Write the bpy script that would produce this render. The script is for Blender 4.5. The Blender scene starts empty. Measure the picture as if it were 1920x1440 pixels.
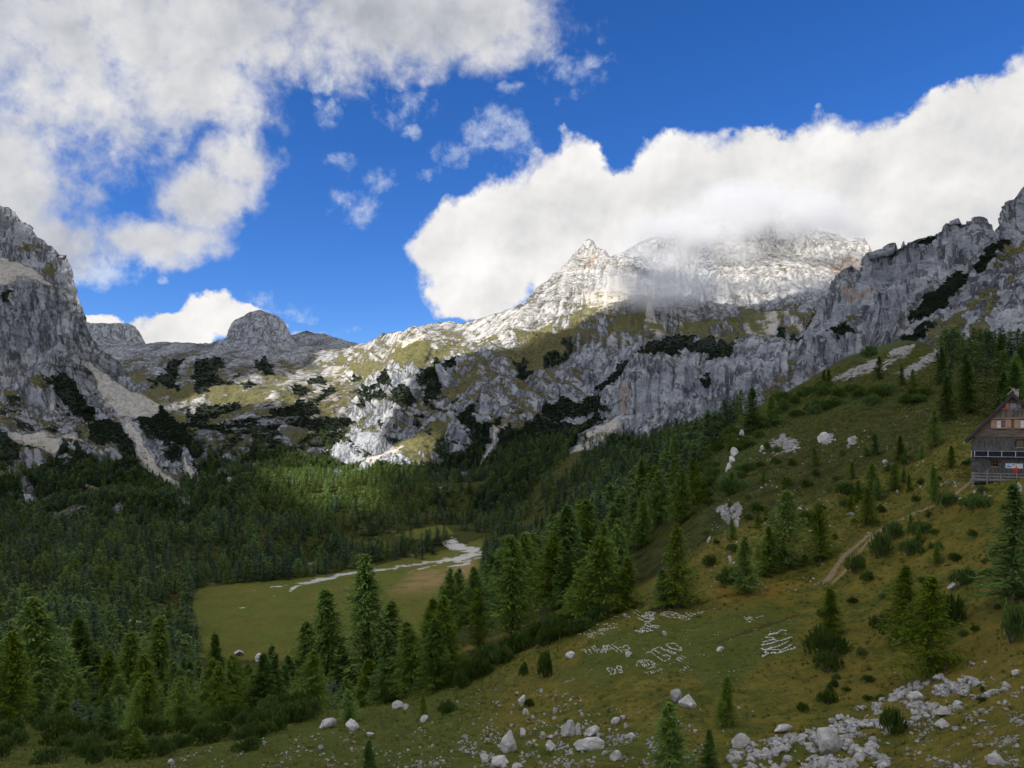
# Alpine valley with forest, stone lettering and a shingled hut (Blender 4.5, bpy only)
import bpy, bmesh, math, random
import numpy as np
from mathutils import Vector, Matrix, Euler

random.seed(7)
RNG = np.random.default_rng(11)
R = math.radians
scene = bpy.context.scene
COL = scene.collection

# ------------------------------------------------------------------ camera
# The eye stands at the origin looking along +Y; F0 is the focal length in units of a 1920-wide picture.
F0, CX, HY = 1444.0, 960.0, 810.0
cam_data = bpy.data.cameras.new('camera')
cam = bpy.data.objects.new('camera', cam_data)
COL.objects.link(cam)
cam.location = (0, 0, 0)
cam.rotation_euler = (R(90), 0, 0)
cam_data.sensor_width = 36.0
cam_data.lens = 36.0 * F0 / 1920.0
cam_data.shift_y = (HY - 720.0) / 1920.0
cam_data.clip_start = 0.5
cam_data.clip_end = 60000.0
scene.camera = cam

# ------------------------------------------------------------------ render + exposure
scene.view_settings.view_transform = 'Standard'
scene.view_settings.look = 'None'
scene.view_settings.gamma = 1.0
scene.view_settings.use_curve_mapping = False
scene.view_settings.exposure = 1.25
scene.render.engine = 'CYCLES'
cy = scene.cycles
cy.use_denoising = True
try:
    cy.denoiser = 'OPENIMAGEDENOISE'
    cy.denoising_input_passes = 'RGB_ALBEDO_NORMAL'
    cy.denoising_prefilter = 'ACCURATE'
except Exception:
    pass
cy.max_bounces = 6
cy.diffuse_bounces = 3
cy.glossy_bounces = 2
cy.transmission_bounces = 4
cy.transparent_max_bounces = 8
cy.volume_bounces = 2
cy.volume_max_steps = 256
cy.caustics_reflective = False
cy.caustics_refractive = False
cy.use_adaptive_sampling = True
cy.adaptive_threshold = 0.015
cy.sample_clamp_indirect = 6.0

# ------------------------------------------------------------------ sun
SUN_AZ, SUN_EL = -118.0, 37.0            # degrees from the view axis (+Y), clockwise; behind-left
S = Vector((math.sin(R(SUN_AZ)) * math.cos(R(SUN_EL)), math.cos(R(SUN_AZ)) * math.cos(R(SUN_EL)), math.sin(R(SUN_EL))))
sun_data = bpy.data.lights.new('sun', 'SUN')
sun_data.energy = 3.1
sun_data.angle = R(0.55)
sun_data.color = (1.0, 0.93, 0.82)
sun = bpy.data.objects.new('sun', sun_data)
COL.objects.link(sun)
sun.rotation_euler = (-S).to_track_quat('-Z', 'Y').to_euler()

# ------------------------------------------------------------------ node helper
class NG:
    """Tiny wrapper to write node graphs as expressions."""
    def __init__(self, tree):
        self.t = tree; self.n = tree.nodes; self.l = tree.links
    def new(self, kind, **kw):
        nd = self.n.new(kind)
        for k, v in kw.items(): setattr(nd, k, v)
        return nd
    def put(self, sock, v):
        if isinstance(v, bpy.types.NodeSocket): self.l.new(v, sock)
        elif v is not None: sock.default_value = v
    def m(self, op, a, b=None, c=None, clamp=False):
        nd = self.new('ShaderNodeMath', operation=op, use_clamp=clamp)
        self.put(nd.inputs[0], a)
        if b is not None: self.put(nd.inputs[1], b)
        if c is not None: self.put(nd.inputs[2], c)
        return nd.outputs[0]
    def add(self, a, b): return self.m('ADD', a, b)
    def sub(self, a, b): return self.m('SUBTRACT', a, b)
    def mul(self, a, b): return self.m('MULTIPLY', a, b)
    def mad(self, a, b, c): return self.m('MULTIPLY_ADD', a, b, c)
    def mx(self, a, b): return self.m('MAXIMUM', a, b)
    def smax(self, a, b, k=0.2): return self.m('SMOOTH_MAX', a, b, k)
    def vm(self, op, a, b=None):
        nd = self.new('ShaderNodeVectorMath', operation=op)
        self.put(nd.inputs[0], a)
        if b is not None: self.put(nd.inputs[3 if op == 'SCALE' else 1], b)
        return nd.outputs[1] if op in ('LENGTH', 'DISTANCE', 'DOT_PRODUCT') else nd.outputs[0]
    def step(self, x, lo, hi, a=0.0, b=1.0, smooth=True):
        nd = self.new('ShaderNodeMapRange', interpolation_type='SMOOTHSTEP' if smooth else 'LINEAR')
        nd.clamp = True
        self.put(nd.inputs[0], x)
        for i, v in enumerate((lo, hi, a, b)): self.put(nd.inputs[1 + i], v)
        return nd.outputs[0]
    def noise(self, vec, scale, detail=4.0, rough=0.55, lac=2.0, dist=0.0, kind='FBM', out=0):
        nd = self.new('ShaderNodeTexNoise', noise_dimensions='3D')
        nd.noise_type = kind
        if kind == 'FBM': nd.normalize = True
        self.put(nd.inputs['Vector'], vec)
        self.put(nd.inputs['Scale'], scale); self.put(nd.inputs['Detail'], detail)
        self.put(nd.inputs['Roughness'], rough); self.put(nd.inputs['Lacunarity'], lac)
        self.put(nd.inputs['Distortion'], dist)
        return nd.outputs[out]
    def voro(self, vec, scale, feature='F1', out='Distance', rand=1.0):
        nd = self.new('ShaderNodeTexVoronoi', feature=feature)
        self.put(nd.inputs['Vector'], vec); self.put(nd.inputs['Scale'], scale)
        self.put(nd.inputs['Randomness'], rand)
        return nd.outputs[out]
    def mix(self, f, a, b, mode='MIX'):
        nd = self.new('ShaderNodeMix', data_type='RGBA', blend_type=mode)
        self.put(nd.inputs[0], f)
        self.put(nd.inputs[6], a if not isinstance(a, tuple) else (a + (1.0,))[:4])
        self.put(nd.inputs[7], b if not isinstance(b, tuple) else (b + (1.0,))[:4])
        return nd.outputs[2]
    def attr(self, name, kind='GEOMETRY', out='Fac'):
        nd = self.new('ShaderNodeAttribute', attribute_name=name, attribute_type=kind)
        return nd.outputs[out]
    def comb(self, x, y, z):
        nd = self.new('ShaderNodeCombineXYZ')
        for i, v in enumerate((x, y, z)): self.put(nd.inputs[i], v)
        return nd.outputs[0]
    def sep(self, v):
        nd = self.new('ShaderNodeSeparateXYZ'); self.put(nd.inputs[0], v)
        return nd.outputs

# ------------------------------------------------------------------ world: clear blue sky with cumulus
def build_world():
    w = bpy.data.worlds.new('World'); scene.world = w; w.use_nodes = True
    g = NG(w.node_tree); g.n.clear()
    sky = g.new('ShaderNodeTexSky', sky_type='NISHITA')
    sky.sun_disc = False
    sky.sun_elevation = R(SUN_EL); sky.sun_rotation = R(SUN_AZ)
    sky.altitude = 1800.0; sky.air_density = 1.0; sky.dust_density = 0.3; sky.ozone_density = 2.2
    skyc = g.mix(1.0, sky.outputs[0], (0.69, 0.83, 1.20), 'MULTIPLY')
    hs = g.new('ShaderNodeHueSaturation'); hs.inputs['Saturation'].default_value = 1.14
    hs.inputs['Value'].default_value = 0.55
    g.l.new(skyc, hs.inputs['Color']); skyc = hs.outputs[0]
    d = g.new('ShaderNodeTexCoord').outputs['Generated']
    x, y, z = g.sep(d)
    az = g.m('ARCTAN2', x, y); el = g.m('ARCSINE', z)
    # domain warp so that the outlines billow
    wv = g.noise(d, 7.0, 3.0, 0.6, out=1)
    wv = g.vm('SUBTRACT', wv, (0.5, 0.5, 0.5))
    wx, wy, wz = g.sep(wv)
    wv2 = g.vm('SUBTRACT', g.noise(d, 26.0, 4.0, 0.62, out=1), (0.5, 0.5, 0.5))
    ux, uy, uz = g.sep(wv2)
    a1 = g.add(az, g.add(g.mul(wx, 0.075), g.mul(ux, 0.03)))
    e1 = g.add(el, g.add(g.mul(wz, 0.075), g.mul(uz, 0.03)))
    def blobs(lst, a, e, k):
        cur = None
        for (px, py, rx, ry, h) in lst:
            t = (px - CX) / F0
            ca = math.atan(t); ce = math.atan((HY - py) / F0 * math.cos(ca))
            sx = rx / F0 * math.cos(ca) ** 2; sy = ry / F0 * math.cos(ca)
            p = g.mul(g.sub(a, ca), 1 / sx); q = g.mul(g.sub(e, ce), 1 / sy)
            f = g.sub(h, g.mad(p, p, g.mul(q, q)))
            cur = f if cur is None else g.smax(cur, f, k)
        return cur
    bank = blobs([(862, 462, 100, 96, 1), (900, 555, 115, 62, 1), (975, 440, 135, 118, 1), (1062, 358, 108, 92, 1),
                  (1150, 420, 180, 112, 1), (1262, 348, 105, 94, 1), (1400, 350, 180, 98, 1), (1590, 318, 210, 98, 1),
                  (1790, 275, 190, 100, 1), (1935, 235, 150, 105, 1), (2150, 160, 240, 190, 1), (1700, 420, 340, 110, 1),
                  (1300, 470, 300, 140, 1), (2000, 380, 300, 150, 1),
                  (402, 598, 72, 50, 1), (455, 605, 90, 40, 1), (310, 626, 92, 46, 1), (190, 608, 50, 32, 1), (592, 642, 56, 34, 1),
                  (240, 640, 120, 30, 1), (120, 620, 90, 40, 1)], a1, e1, 0.45)
    soft = blobs([(60, 60, 470, 250, 1), (-60, 300, 290, 200, 1), (420, 20, 330, 120, 1), (330, 130, 230, 120, 1),
                  (740, 20, 330, 84, 1), (900, 50, 200, 84, 1), (445, 305, 84, 66, 1), (390, 365, 110, 72, 1),
                  (310, 440, 130, 56, 1), (60, 430, 150, 70, 1), (450, 205, 70, 60, 0.8), (-400, 200, 420, 400, 1)], a1, e1, 0.25)
    wisp = blobs([(702, 350, 62, 36, 1), (660, 405, 66, 36, 1), (640, 318, 52, 24, 1), (792, 330, 48, 20, 1), (930, 264, 100, 46, 1),
                  (850, 292, 60, 34, 1), (760, 235, 26, 22, 1), (976, 181, 28, 16, 1), (740, 180, 120, 50, 0.75), (600, 170, 60, 60, 0.8), (1060, 130, 90, 90, 0.6),
                  (298, 515, 24, 14, 1), (560, 575, 70, 22, 0.95), (180, 490, 120, 50, 0.9), (480, 570, 50, 26, 0.9), (640, 620, 40, 16, .9), (1890, 430, 40, 30, 0.5)], a1, e1, 0.15)
    # noises
    n1 = g.noise(d, 9.0, 9.0, 0.56)
    n2 = g.noise(d, 22.0, 8.0, 0.6, dist=0.3)
    n3 = g.noise(d, 60.0, 6.0, 0.6)
    bill = g.voro(g.vm('ADD', d, g.vm('SCALE', wv2, 0.05)), 24.0, 'SMOOTH_F1')
    db = g.add(bank, g.add(g.mul(g.sub(n1, .5), 0.9), g.add(g.mul(g.sub(n2, 0.5), 0.75), g.add(g.mul(g.sub(n3, .5), 0.26), g.mul(g.sub(.35, bill), 0.85)))))
    ds = g.add(soft, g.add(g.mul(g.sub(n1, .5), 1.9), g.add(g.mul(g.sub(n2, 0.5), 1.7), g.mul(g.sub(n3, .5), 0.9))))
    dw = g.add(wisp, g.add(g.mul(g.sub(n1, .5), 2.0), g.add(g.mul(g.sub(n2, 0.5), 3.6), g.mul(g.sub(n3, .5), 2.2))))
    ab = g.step(db, -0.05, 0.34)
    as_ = g.step(ds, -0.30, 1.05)
    aw = g.mul(g.step(dw, 0.15, 2.0), 0.8)
    # unseen cumulus cover beyond the frame, thickened and brightened to raise ambient light
    away = g.mx(g.step(el, 0.52, 0.72), g.step(g.m('ABSOLUTE', az), 0.74, 0.95))
    ng = g.noise(d, 3.2, 8.0, 0.55)
    ag = g.mul(g.step(ng, 0.36, 0.50), away)
    # colour of each cloud group: sunlit tops, greyer thick parts
    lit1 = g.noise(g.vm('ADD', d, (-0.012, -0.004, 0.016)), 9.0, 9.0, 0.56)
    relief = g.sub(n1, lit1)
    lit2 = g.noise(g.vm('ADD', d, (-0.006, -0.002, 0.008)), 22.0, 6.0, 0.6, dist=0.3)
    relief2 = g.sub(n2, lit2)
    big = g.sub(g.noise(d, 5.0, 3.0, 0.5), 0.5)
    smo = g.sub(g.noise(d, 8.0, 4.0, 0.5), g.noise(g.vm('ADD', d, (-0.032, -0.008, 0.04)), 8.0, 4.0, 0.5))
    sh = g.add(g.add(g.mul(relief, 0.7), g.mul(smo, 0.75)), g.add(g.mul(relief2, 0.45), g.mul(big, 0.6)))
    vb = g.add(g.add(0.93, g.add(sh, g.mul(g.sub(.36, bill), .22))), g.mul(g.step(db, 0.3, 2.0), -0.20))
    vb = g.step(vb, 0.45, 1.1, 0.60, 0.97, smooth=False)
    thick = g.step(ds, 0.4, 2.4)
    vs = g.add(g.sub(0.78, g.mul(thick, 0.30)), g.mul(sh, 0.9))
    vs = g.sub(vs, g.mul(g.step(el, 0.30, 0.55), 0.12))
    vs = g.step(vs, 0.25, 0.95, 0.34, 0.86, smooth=False)
    def tint(v, warm):
        k = g.step(v, 0.4, 0.85)
        c = g.mix(k, (0.92, 0.97, 1.08), warm)
        return g.vm('SCALE', c, g.mul(v, 4.35))
    cb = tint(vb, (1.0, 0.985, 0.965)); cs = tint(vs, (1.0, 0.99, 0.985))
    col = g.mix(ag, skyc, cb)
    col = g.mix(aw, col, (3.0, 3.3, 3.75))
    col = g.mix(as_, col, cs)
    col = g.mix(ab, col, cb)
    # below the horizon: dull valley tone
    col = g.mix(g.step(z, -0.02, -0.10), col, (0.6, 0.66, 0.55))
    bg = g.new('ShaderNodeBackground'); bg.inputs['Strength'].default_value = 0.1
    g.l.new(col, bg.inputs['Color'])
    out = g.new('ShaderNodeOutputWorld'); g.l.new(bg.outputs[0], out.inputs[0])
    w.cycles.sampling_method = 'NONE'
build_world()

# ------------------------------------------------------------------ numpy noise
_P = np.random.default_rng(5).permutation(4096).astype(np.int64)
_GR = np.random.default_rng(6).normal(size=(4096, 3)); _GR /= np.linalg.norm(_GR, axis=1)[:, None]
def gnoise(p):
    """3-D gradient noise, about -0.7..0.7, p is (n,3)."""
    i = np.floor(p).astype(np.int64); f = p - i
    u = f * f * f * (f * (f * 6 - 15) + 10)
    out = np.zeros(len(p))
    for dx in (0, 1):
        wx = u[:, 0] if dx else 1 - u[:, 0]
        for dy in (0, 1):
            wy = u[:, 1] if dy else 1 - u[:, 1]
            for dz in (0, 1):
                wz = u[:, 2] if dz else 1 - u[:, 2]
                h = _P[(_P[(_P[(i[:, 0] + dx) & 4095] + i[:, 1] + dy) & 4095] + i[:, 2] + dz) & 4095]
                gr = _GR[h]
                dot = gr[:, 0] * (f[:, 0] - dx) + gr[:, 1] * (f[:, 1] - dy) + gr[:, 2] * (f[:, 2] - dz)
                out += wx * wy * wz * dot
    return out
def fbm(p, octv=4, rough=0.5, lac=2.03):
    a, s, o = 1.0, 1.0, np.zeros(len(p))
    for k in range(octv):
        o += a * gnoise(p * s + 17.3 * k); a *= rough; s *= lac
    return o
def ridged(p, octv=3, rough=0.5):
    a, s, o = 1.0, 1.0, np.zeros(len(p))
    for k in range(octv):
        o += a * (0.5 - np.abs(gnoise(p * s + 9.1 * k)) * 2.2); a *= rough; s *= 2.07
    return o
def billow(p, octv=2, rough=0.5):
    a, s, o = 1.0, 1.0, np.zeros(len(p))
    for k in range(octv):
        o += a * (np.abs(gnoise(p * s + 5.7 * k)) * 2.4 - 0.42); a *= rough; s *= 2.07
    return o
def sstep(x, a, b):
    t = np.clip((x - a) / (b - a), 0, 1); return t * t * (3 - 2 * t)

# ------------------------------------------------------------------ geometry helpers
def unproj(px, py, d):
    """Point at forward distance d that the eye at the origin sees at direction (px, py)."""
    px, py, d = np.broadcast_arrays(np.asarray(px, float), np.asarray(py, float), np.asarray(d, float))
    return np.stack([d * (px - CX) / F0, d, -d * (py - HY) / F0], -1)
def poly_sd(px, py, poly):
    """Signed distance (negative inside) to a polygon."""
    P = np.asarray(poly, float); best = np.full(px.shape, 1e9); inside = np.zeros(px.shape, bool)
    for k in range(len(P)):
        a, b = P[k], P[(k + 1) % len(P)]
        e = b - a; wx, wy = px - a[0], py - a[1]
        t = np.clip((wx * e[0] + wy * e[1]) / (e @ e + 1e-9), 0, 1)
        best = np.minimum(best, (wx - t * e[0]) ** 2 + (wy - t * e[1]) ** 2)
        if a[1] != b[1]:
            c = ((a[1] > py) != (b[1] > py)) & (px < (b[0] - a[0]) * (py - a[1]) / (b[1] - a[1]) + a[0])
            inside ^= c
    return np.where(inside, -1, 1) * np.sqrt(best)
def line_sd(px, py, pts):
    """Distance to a polyline whose points are (x, y, half-width): negative inside."""
    P = np.asarray(pts, float); best = np.full(px.shape, 1e9)
    for a, b in zip(P[:-1], P[1:]):
        e = b - a; wx, wy = px - a[0], py - a[1]
        t = np.clip((wx * e[0] + wy * e[1]) / (e[0] ** 2 + e[1] ** 2 + 1e-9), 0, 1)
        best = np.minimum(best, np.hypot(wx - t * e[0], wy - t * e[1]) - (a[2] + t * e[2]))
    return best
def cover(px, py, polys=(), lines=(), soft=6.0):
    """0..1 coverage, 0.5 on the outline."""
    m = np.zeros(px.shape)
    for p in polys:
        P = np.asarray(p, float)
        lo, hi = P.min(0) - soft * 2, P.max(0) + soft * 2
        k = (px > lo[0]) & (px < hi[0]) & (py > lo[1]) & (py < hi[1])
        if k.any(): m[k] = np.maximum(m[k], np.clip(0.5 - poly_sd(px[k], py[k], p) / (2 * soft), 0, 1))
    for p in lines:
        m = np.maximum(m, np.clip(0.5 - line_sd(px, py, p) / (2 * soft), 0, 1))
    return m
def grid_mesh(name, V, nr, nc, mat, attrs=None, smooth=True):
    """V is (nr*nc,3) row-major; builds one quad-grid mesh object."""
    me = bpy.data.meshes.new(name)
    r, c = np.meshgrid(np.arange(nr - 1), np.arange(nc - 1), indexing='ij')
    i = (r * nc + c).ravel()
    q = np.stack([i, i + 1, i + nc + 1, i + nc], 1).astype(np.int32)
    me.vertices.add(len(V)); me.vertices.foreach_set('co', V.astype(np.float32).ravel())
    me.loops.add(q.size); me.loops.foreach_set('vertex_index', q.ravel())
    me.polygons.add(len(q)); me.polygons.foreach_set('loop_start', np.arange(0, q.size, 4, dtype=np.int32))
    me.polygons.foreach_set('loop_total', np.full(len(q), 4, np.int32))
    me.polygons.foreach_set('use_smooth', np.full(len(q), smooth))
    for k, v in (attrs or {}).items():
        at = me.attributes.new(k, 'FLOAT', 'POINT'); at.data.foreach_set('value', v.astype(np.float32).ravel())
    me.update(); me.validate()
    me.materials.append(mat)
    o = bpy.data.objects.new(name, me); COL.objects.link(o)
    return o
def grid_normals(V, nr, nc):
    G = V.reshape(nr, nc, 3)
    n = np.cross(np.gradient(G, axis=1), np.gradient(G, axis=0))
    n /= np.linalg.norm(n, axis=2)[:, :, None] + 1e-9
    return n.reshape(-1, 3)
def pchip(x, y, xi):
    """Monotone cubic interpolation."""
    x = np.asarray(x, float); y = np.asarray(y, float); h = np.diff(x); dl = np.diff(y) / h
    m = np.zeros(len(x)); m[0], m[-1] = dl[0], dl[-1]
    for k in range(1, len(x) - 1):
        if dl[k - 1] * dl[k] > 0:
            w1, w2 = 2 * h[k] + h[k - 1], h[k] + 2 * h[k - 1]
            m[k] = (w1 + w2) / (w1 / dl[k - 1] + w2 / dl[k])
    xi = np.clip(xi, x[0], x[-1]); k = np.clip(np.searchsorted(x, xi) - 1, 0, len(x) - 2)
    t = (xi - x[k]) / h[k]
    return ((1 + 2 * t) * (1 - t) ** 2 * y[k] + t * (1 - t) ** 2 * h[k] * m[k] + t * t * (3 - 2 * t) * y[k + 1] + t * t * (t - 1) * h[k] * m[k + 1])

# ------------------------------------------------------------------ terrain materials
def principled(g, base, rough=0.9, normal=None, spec=0.2):
    b = g.new('ShaderNodeBsdfPrincipled')
    g.put(b.inputs['Base Color'], base if not isinstance(base, tuple) else (base + (1.0,))[:4])
    g.put(b.inputs['Roughness'], rough); g.put(b.inputs['Specular IOR Level'], spec)
    if normal is not None: g.l.new(normal, b.inputs['Normal'])
    return b
def new_mat(name):
    m = bpy.data.materials.new(name); m.use_nodes = True
    g = NG(m.node_tree); g.n.clear()
    return m, g
def finish(g, bsdf):
    o = g.new('ShaderNodeOutputMaterial'); g.l.new(bsdf.outputs[0] if hasattr(bsdf, 'outputs') else bsdf, o.inputs[0])
def bump(g, h, dist, strength=1.0, normal=None):
    b = g.new('ShaderNodeBump'); b.inputs['Distance'].default_value = dist; b.inputs['Strength'].default_value = strength
    g.l.new(h, b.inputs['Height'])
    if normal is not None: g.l.new(normal, b.inputs['Normal'])
    return b.outputs[0]

def mountain_material():
    m, g = new_mat('limestone_mountain')
    geo = g.new('ShaderNodeNewGeometry'); P = geo.outputs['Position']
    x, y, z = g.sep(P)
    nz = g.sep(geo.outputs['Normal'])[2]
    # rock: pale grey limestone with dark water streaks, cracks and beds
    flute = g.comb(x, y, g.mul(z, 0.16))
    n_big = g.noise(P, 0.006, 5, 0.6)
    n_mid = g.noise(P, 0.035, 6, 0.62)
    n_fine = g.noise(P, 0.16, 5, 0.65)
    streak = g.noise(flute, 0.075, 6, 0.68, dist=0.1)
    beds = g.noise(g.comb(g.mul(x, 0.25), g.mul(y, 0.25), g.add(z, g.mul(x, 0.22))), 0.11, 5, 0.65, dist=0.2)
    crack = g.noise(g.vm('ADD', flute, (31.0, 7.0, 3.0)), 0.026, 8, 0.72, dist=0.15)
    crack = g.m('ABSOLUTE', g.sub(crack, 0.5))
    ck = g.step(crack, 0.0, 0.028, 1.0, 0.0)
    rock = g.mix(g.step(n_mid, 0.35, 0.65), (0.32, 0.325, 0.34), (0.54, 0.54, 0.54))
    rock = g.mix(g.mul(g.step(streak, 0.50, 0.66), 0.65), rock, (0.20, 0.21, 0.235))
    rock = g.mix(g.mul(g.step(n_big, 0.5, 0.68), 0.5), rock, (0.46, 0.43, 0.39))
    rock = g.mix(g.mul(ck, 0.6), rock, (0.10, 0.105, 0.12))
    rock = g.mix(g.mul(g.step(n_fine, 0.52, 0.70), 0.4), rock, (0.56, 0.55, 0.53))
    n_x = g.noise(P, 0.55, 4, 0.7)
    rock = g.mix(g.mul(g.step(n_x, 0.54, 0.68), 0.45), rock, (0.13, 0.135, 0.15))
    rock = g.mix(g.mul(g.step(n_x, 0.46, 0.32), 0.35), rock, (0.60, 0.59, 0.57))
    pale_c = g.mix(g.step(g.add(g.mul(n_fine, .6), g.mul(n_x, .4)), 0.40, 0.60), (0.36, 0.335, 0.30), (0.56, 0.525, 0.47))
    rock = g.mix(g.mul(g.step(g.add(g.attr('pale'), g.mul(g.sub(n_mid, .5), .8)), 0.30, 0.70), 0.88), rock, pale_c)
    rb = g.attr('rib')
    rock = g.mix(g.mul(g.step(rb, 0.42, 0.22), 0.6), rock, (0.15, 0.16, 0.185))  # gully shade painted in: recesses darkened here, ribs lightened below
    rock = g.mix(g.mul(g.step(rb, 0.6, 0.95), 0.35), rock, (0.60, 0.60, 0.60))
    # ochre stains
    och = g.add(g.attr('ochre'), g.mul(g.sub(streak, 0.5), 0.9))
    rock = g.mix(g.mul(g.step(och, 0.45, 0.9), 0.55), rock, (0.45, 0.32, 0.22))
    rock = g.mix(1.0, rock, (0.95, 1.0, 1.09), 'MULTIPLY')
    # scree
    sc = g.add(g.attr('scree'), g.add(g.mul(g.sub(n_mid, 0.5), 1.3), g.mul(g.sub(n_fine, 0.5), 0.7)))
    scree_c = g.mix(g.step(n_fine, 0.4, 0.62), (0.36, 0.34, 0.315), (0.52, 0.495, 0.46))
    sck = g.step(sc, 0.42, 0.62)
    colr = g.mix(sck, rock, scree_c)
    # alpine grass on gentle ground
    gr = g.add(g.mul(g.attr('grass'), 0.85), g.add(g.mul(g.sub(n_mid, 0.5), 1.7), g.add(g.mul(g.sub(n_fine, 0.5), 1.1), g.add(g.mul(g.sub(n_x, .5), 1.1), g.add(g.mul(g.sub(.5, g.attr('rib')), .7), g.mul(g.sub(nz, 0.5), 0.9))))))
    gk = g.step(gr, 0.50, 0.68)
    grass_c = g.mix(g.step(n_fine, 0.35, 0.65), (0.075, 0.08, 0.034), (0.155, 0.14, 0.065))
    colr = g.mix(gk, colr, grass_c)
    # dwarf pine mats
    pn = g.add(g.attr('pine'), g.add(g.mul(g.sub(n_mid, 0.5), 1.5), g.add(g.mul(g.sub(n_fine, 0.5), 0.9), g.mul(g.sub(n_x, .5), .4))))
    pk = g.step(pn, 0.47, 0.53)
    clump = g.voro(P, 0.22)
    pine_c = g.mix(g.step(clump, 0.2, 0.8), (0.030, 0.042, 0.028), (0.016, 0.023, 0.018))
    colr = g.mix(pk, colr, pine_c)
    # relief
    hh = g.add(g.mul(streak, 1.2), g.add(g.mul(beds, 1.5), g.add(g.mul(n_fine, 1.1), g.add(g.mul(n_x, .35), g.mul(ck, -0.9)))))
    soft = g.mx(g.mx(sck, gk), pk)
    hh = g.mix(soft, hh, g.mul(n_fine, 0.9))
    hp = g.mix(pk, hh, g.sub(1.0, clump))
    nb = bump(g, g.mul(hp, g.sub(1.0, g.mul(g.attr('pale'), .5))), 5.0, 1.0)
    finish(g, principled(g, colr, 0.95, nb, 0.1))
    return m
MAT_MOUNTAIN = mountain_material()

# ------------------------------------------------------------------ mountains
def interp_table(px, py, cols, rows, T):
    """Smooth bilinear lookup of distance T[row][col] at (px, py)."""
    cols = np.asarray(cols, float); rows = np.asarray(rows, float); T = np.asarray(T, float)
    i = np.clip(np.searchsorted(cols, px) - 1, 0, len(cols) - 2); j = np.clip(np.searchsorted(rows, py) - 1, 0, len(rows) - 2)
    u = np.clip((px - cols[i]) / (cols[i + 1] - cols[i]), 0, 1); v = np.clip((py - rows[j]) / (rows[j + 1] - rows[j]), -0.5, 1.5)
    u = u * u * (3 - 2 * u)
    return (T[j, i] * (1 - u) + T[j, i + 1] * u) * (1 - v) + (T[j + 1, i] * (1 - u) + T[j + 1, i + 1] * u) * v

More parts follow.
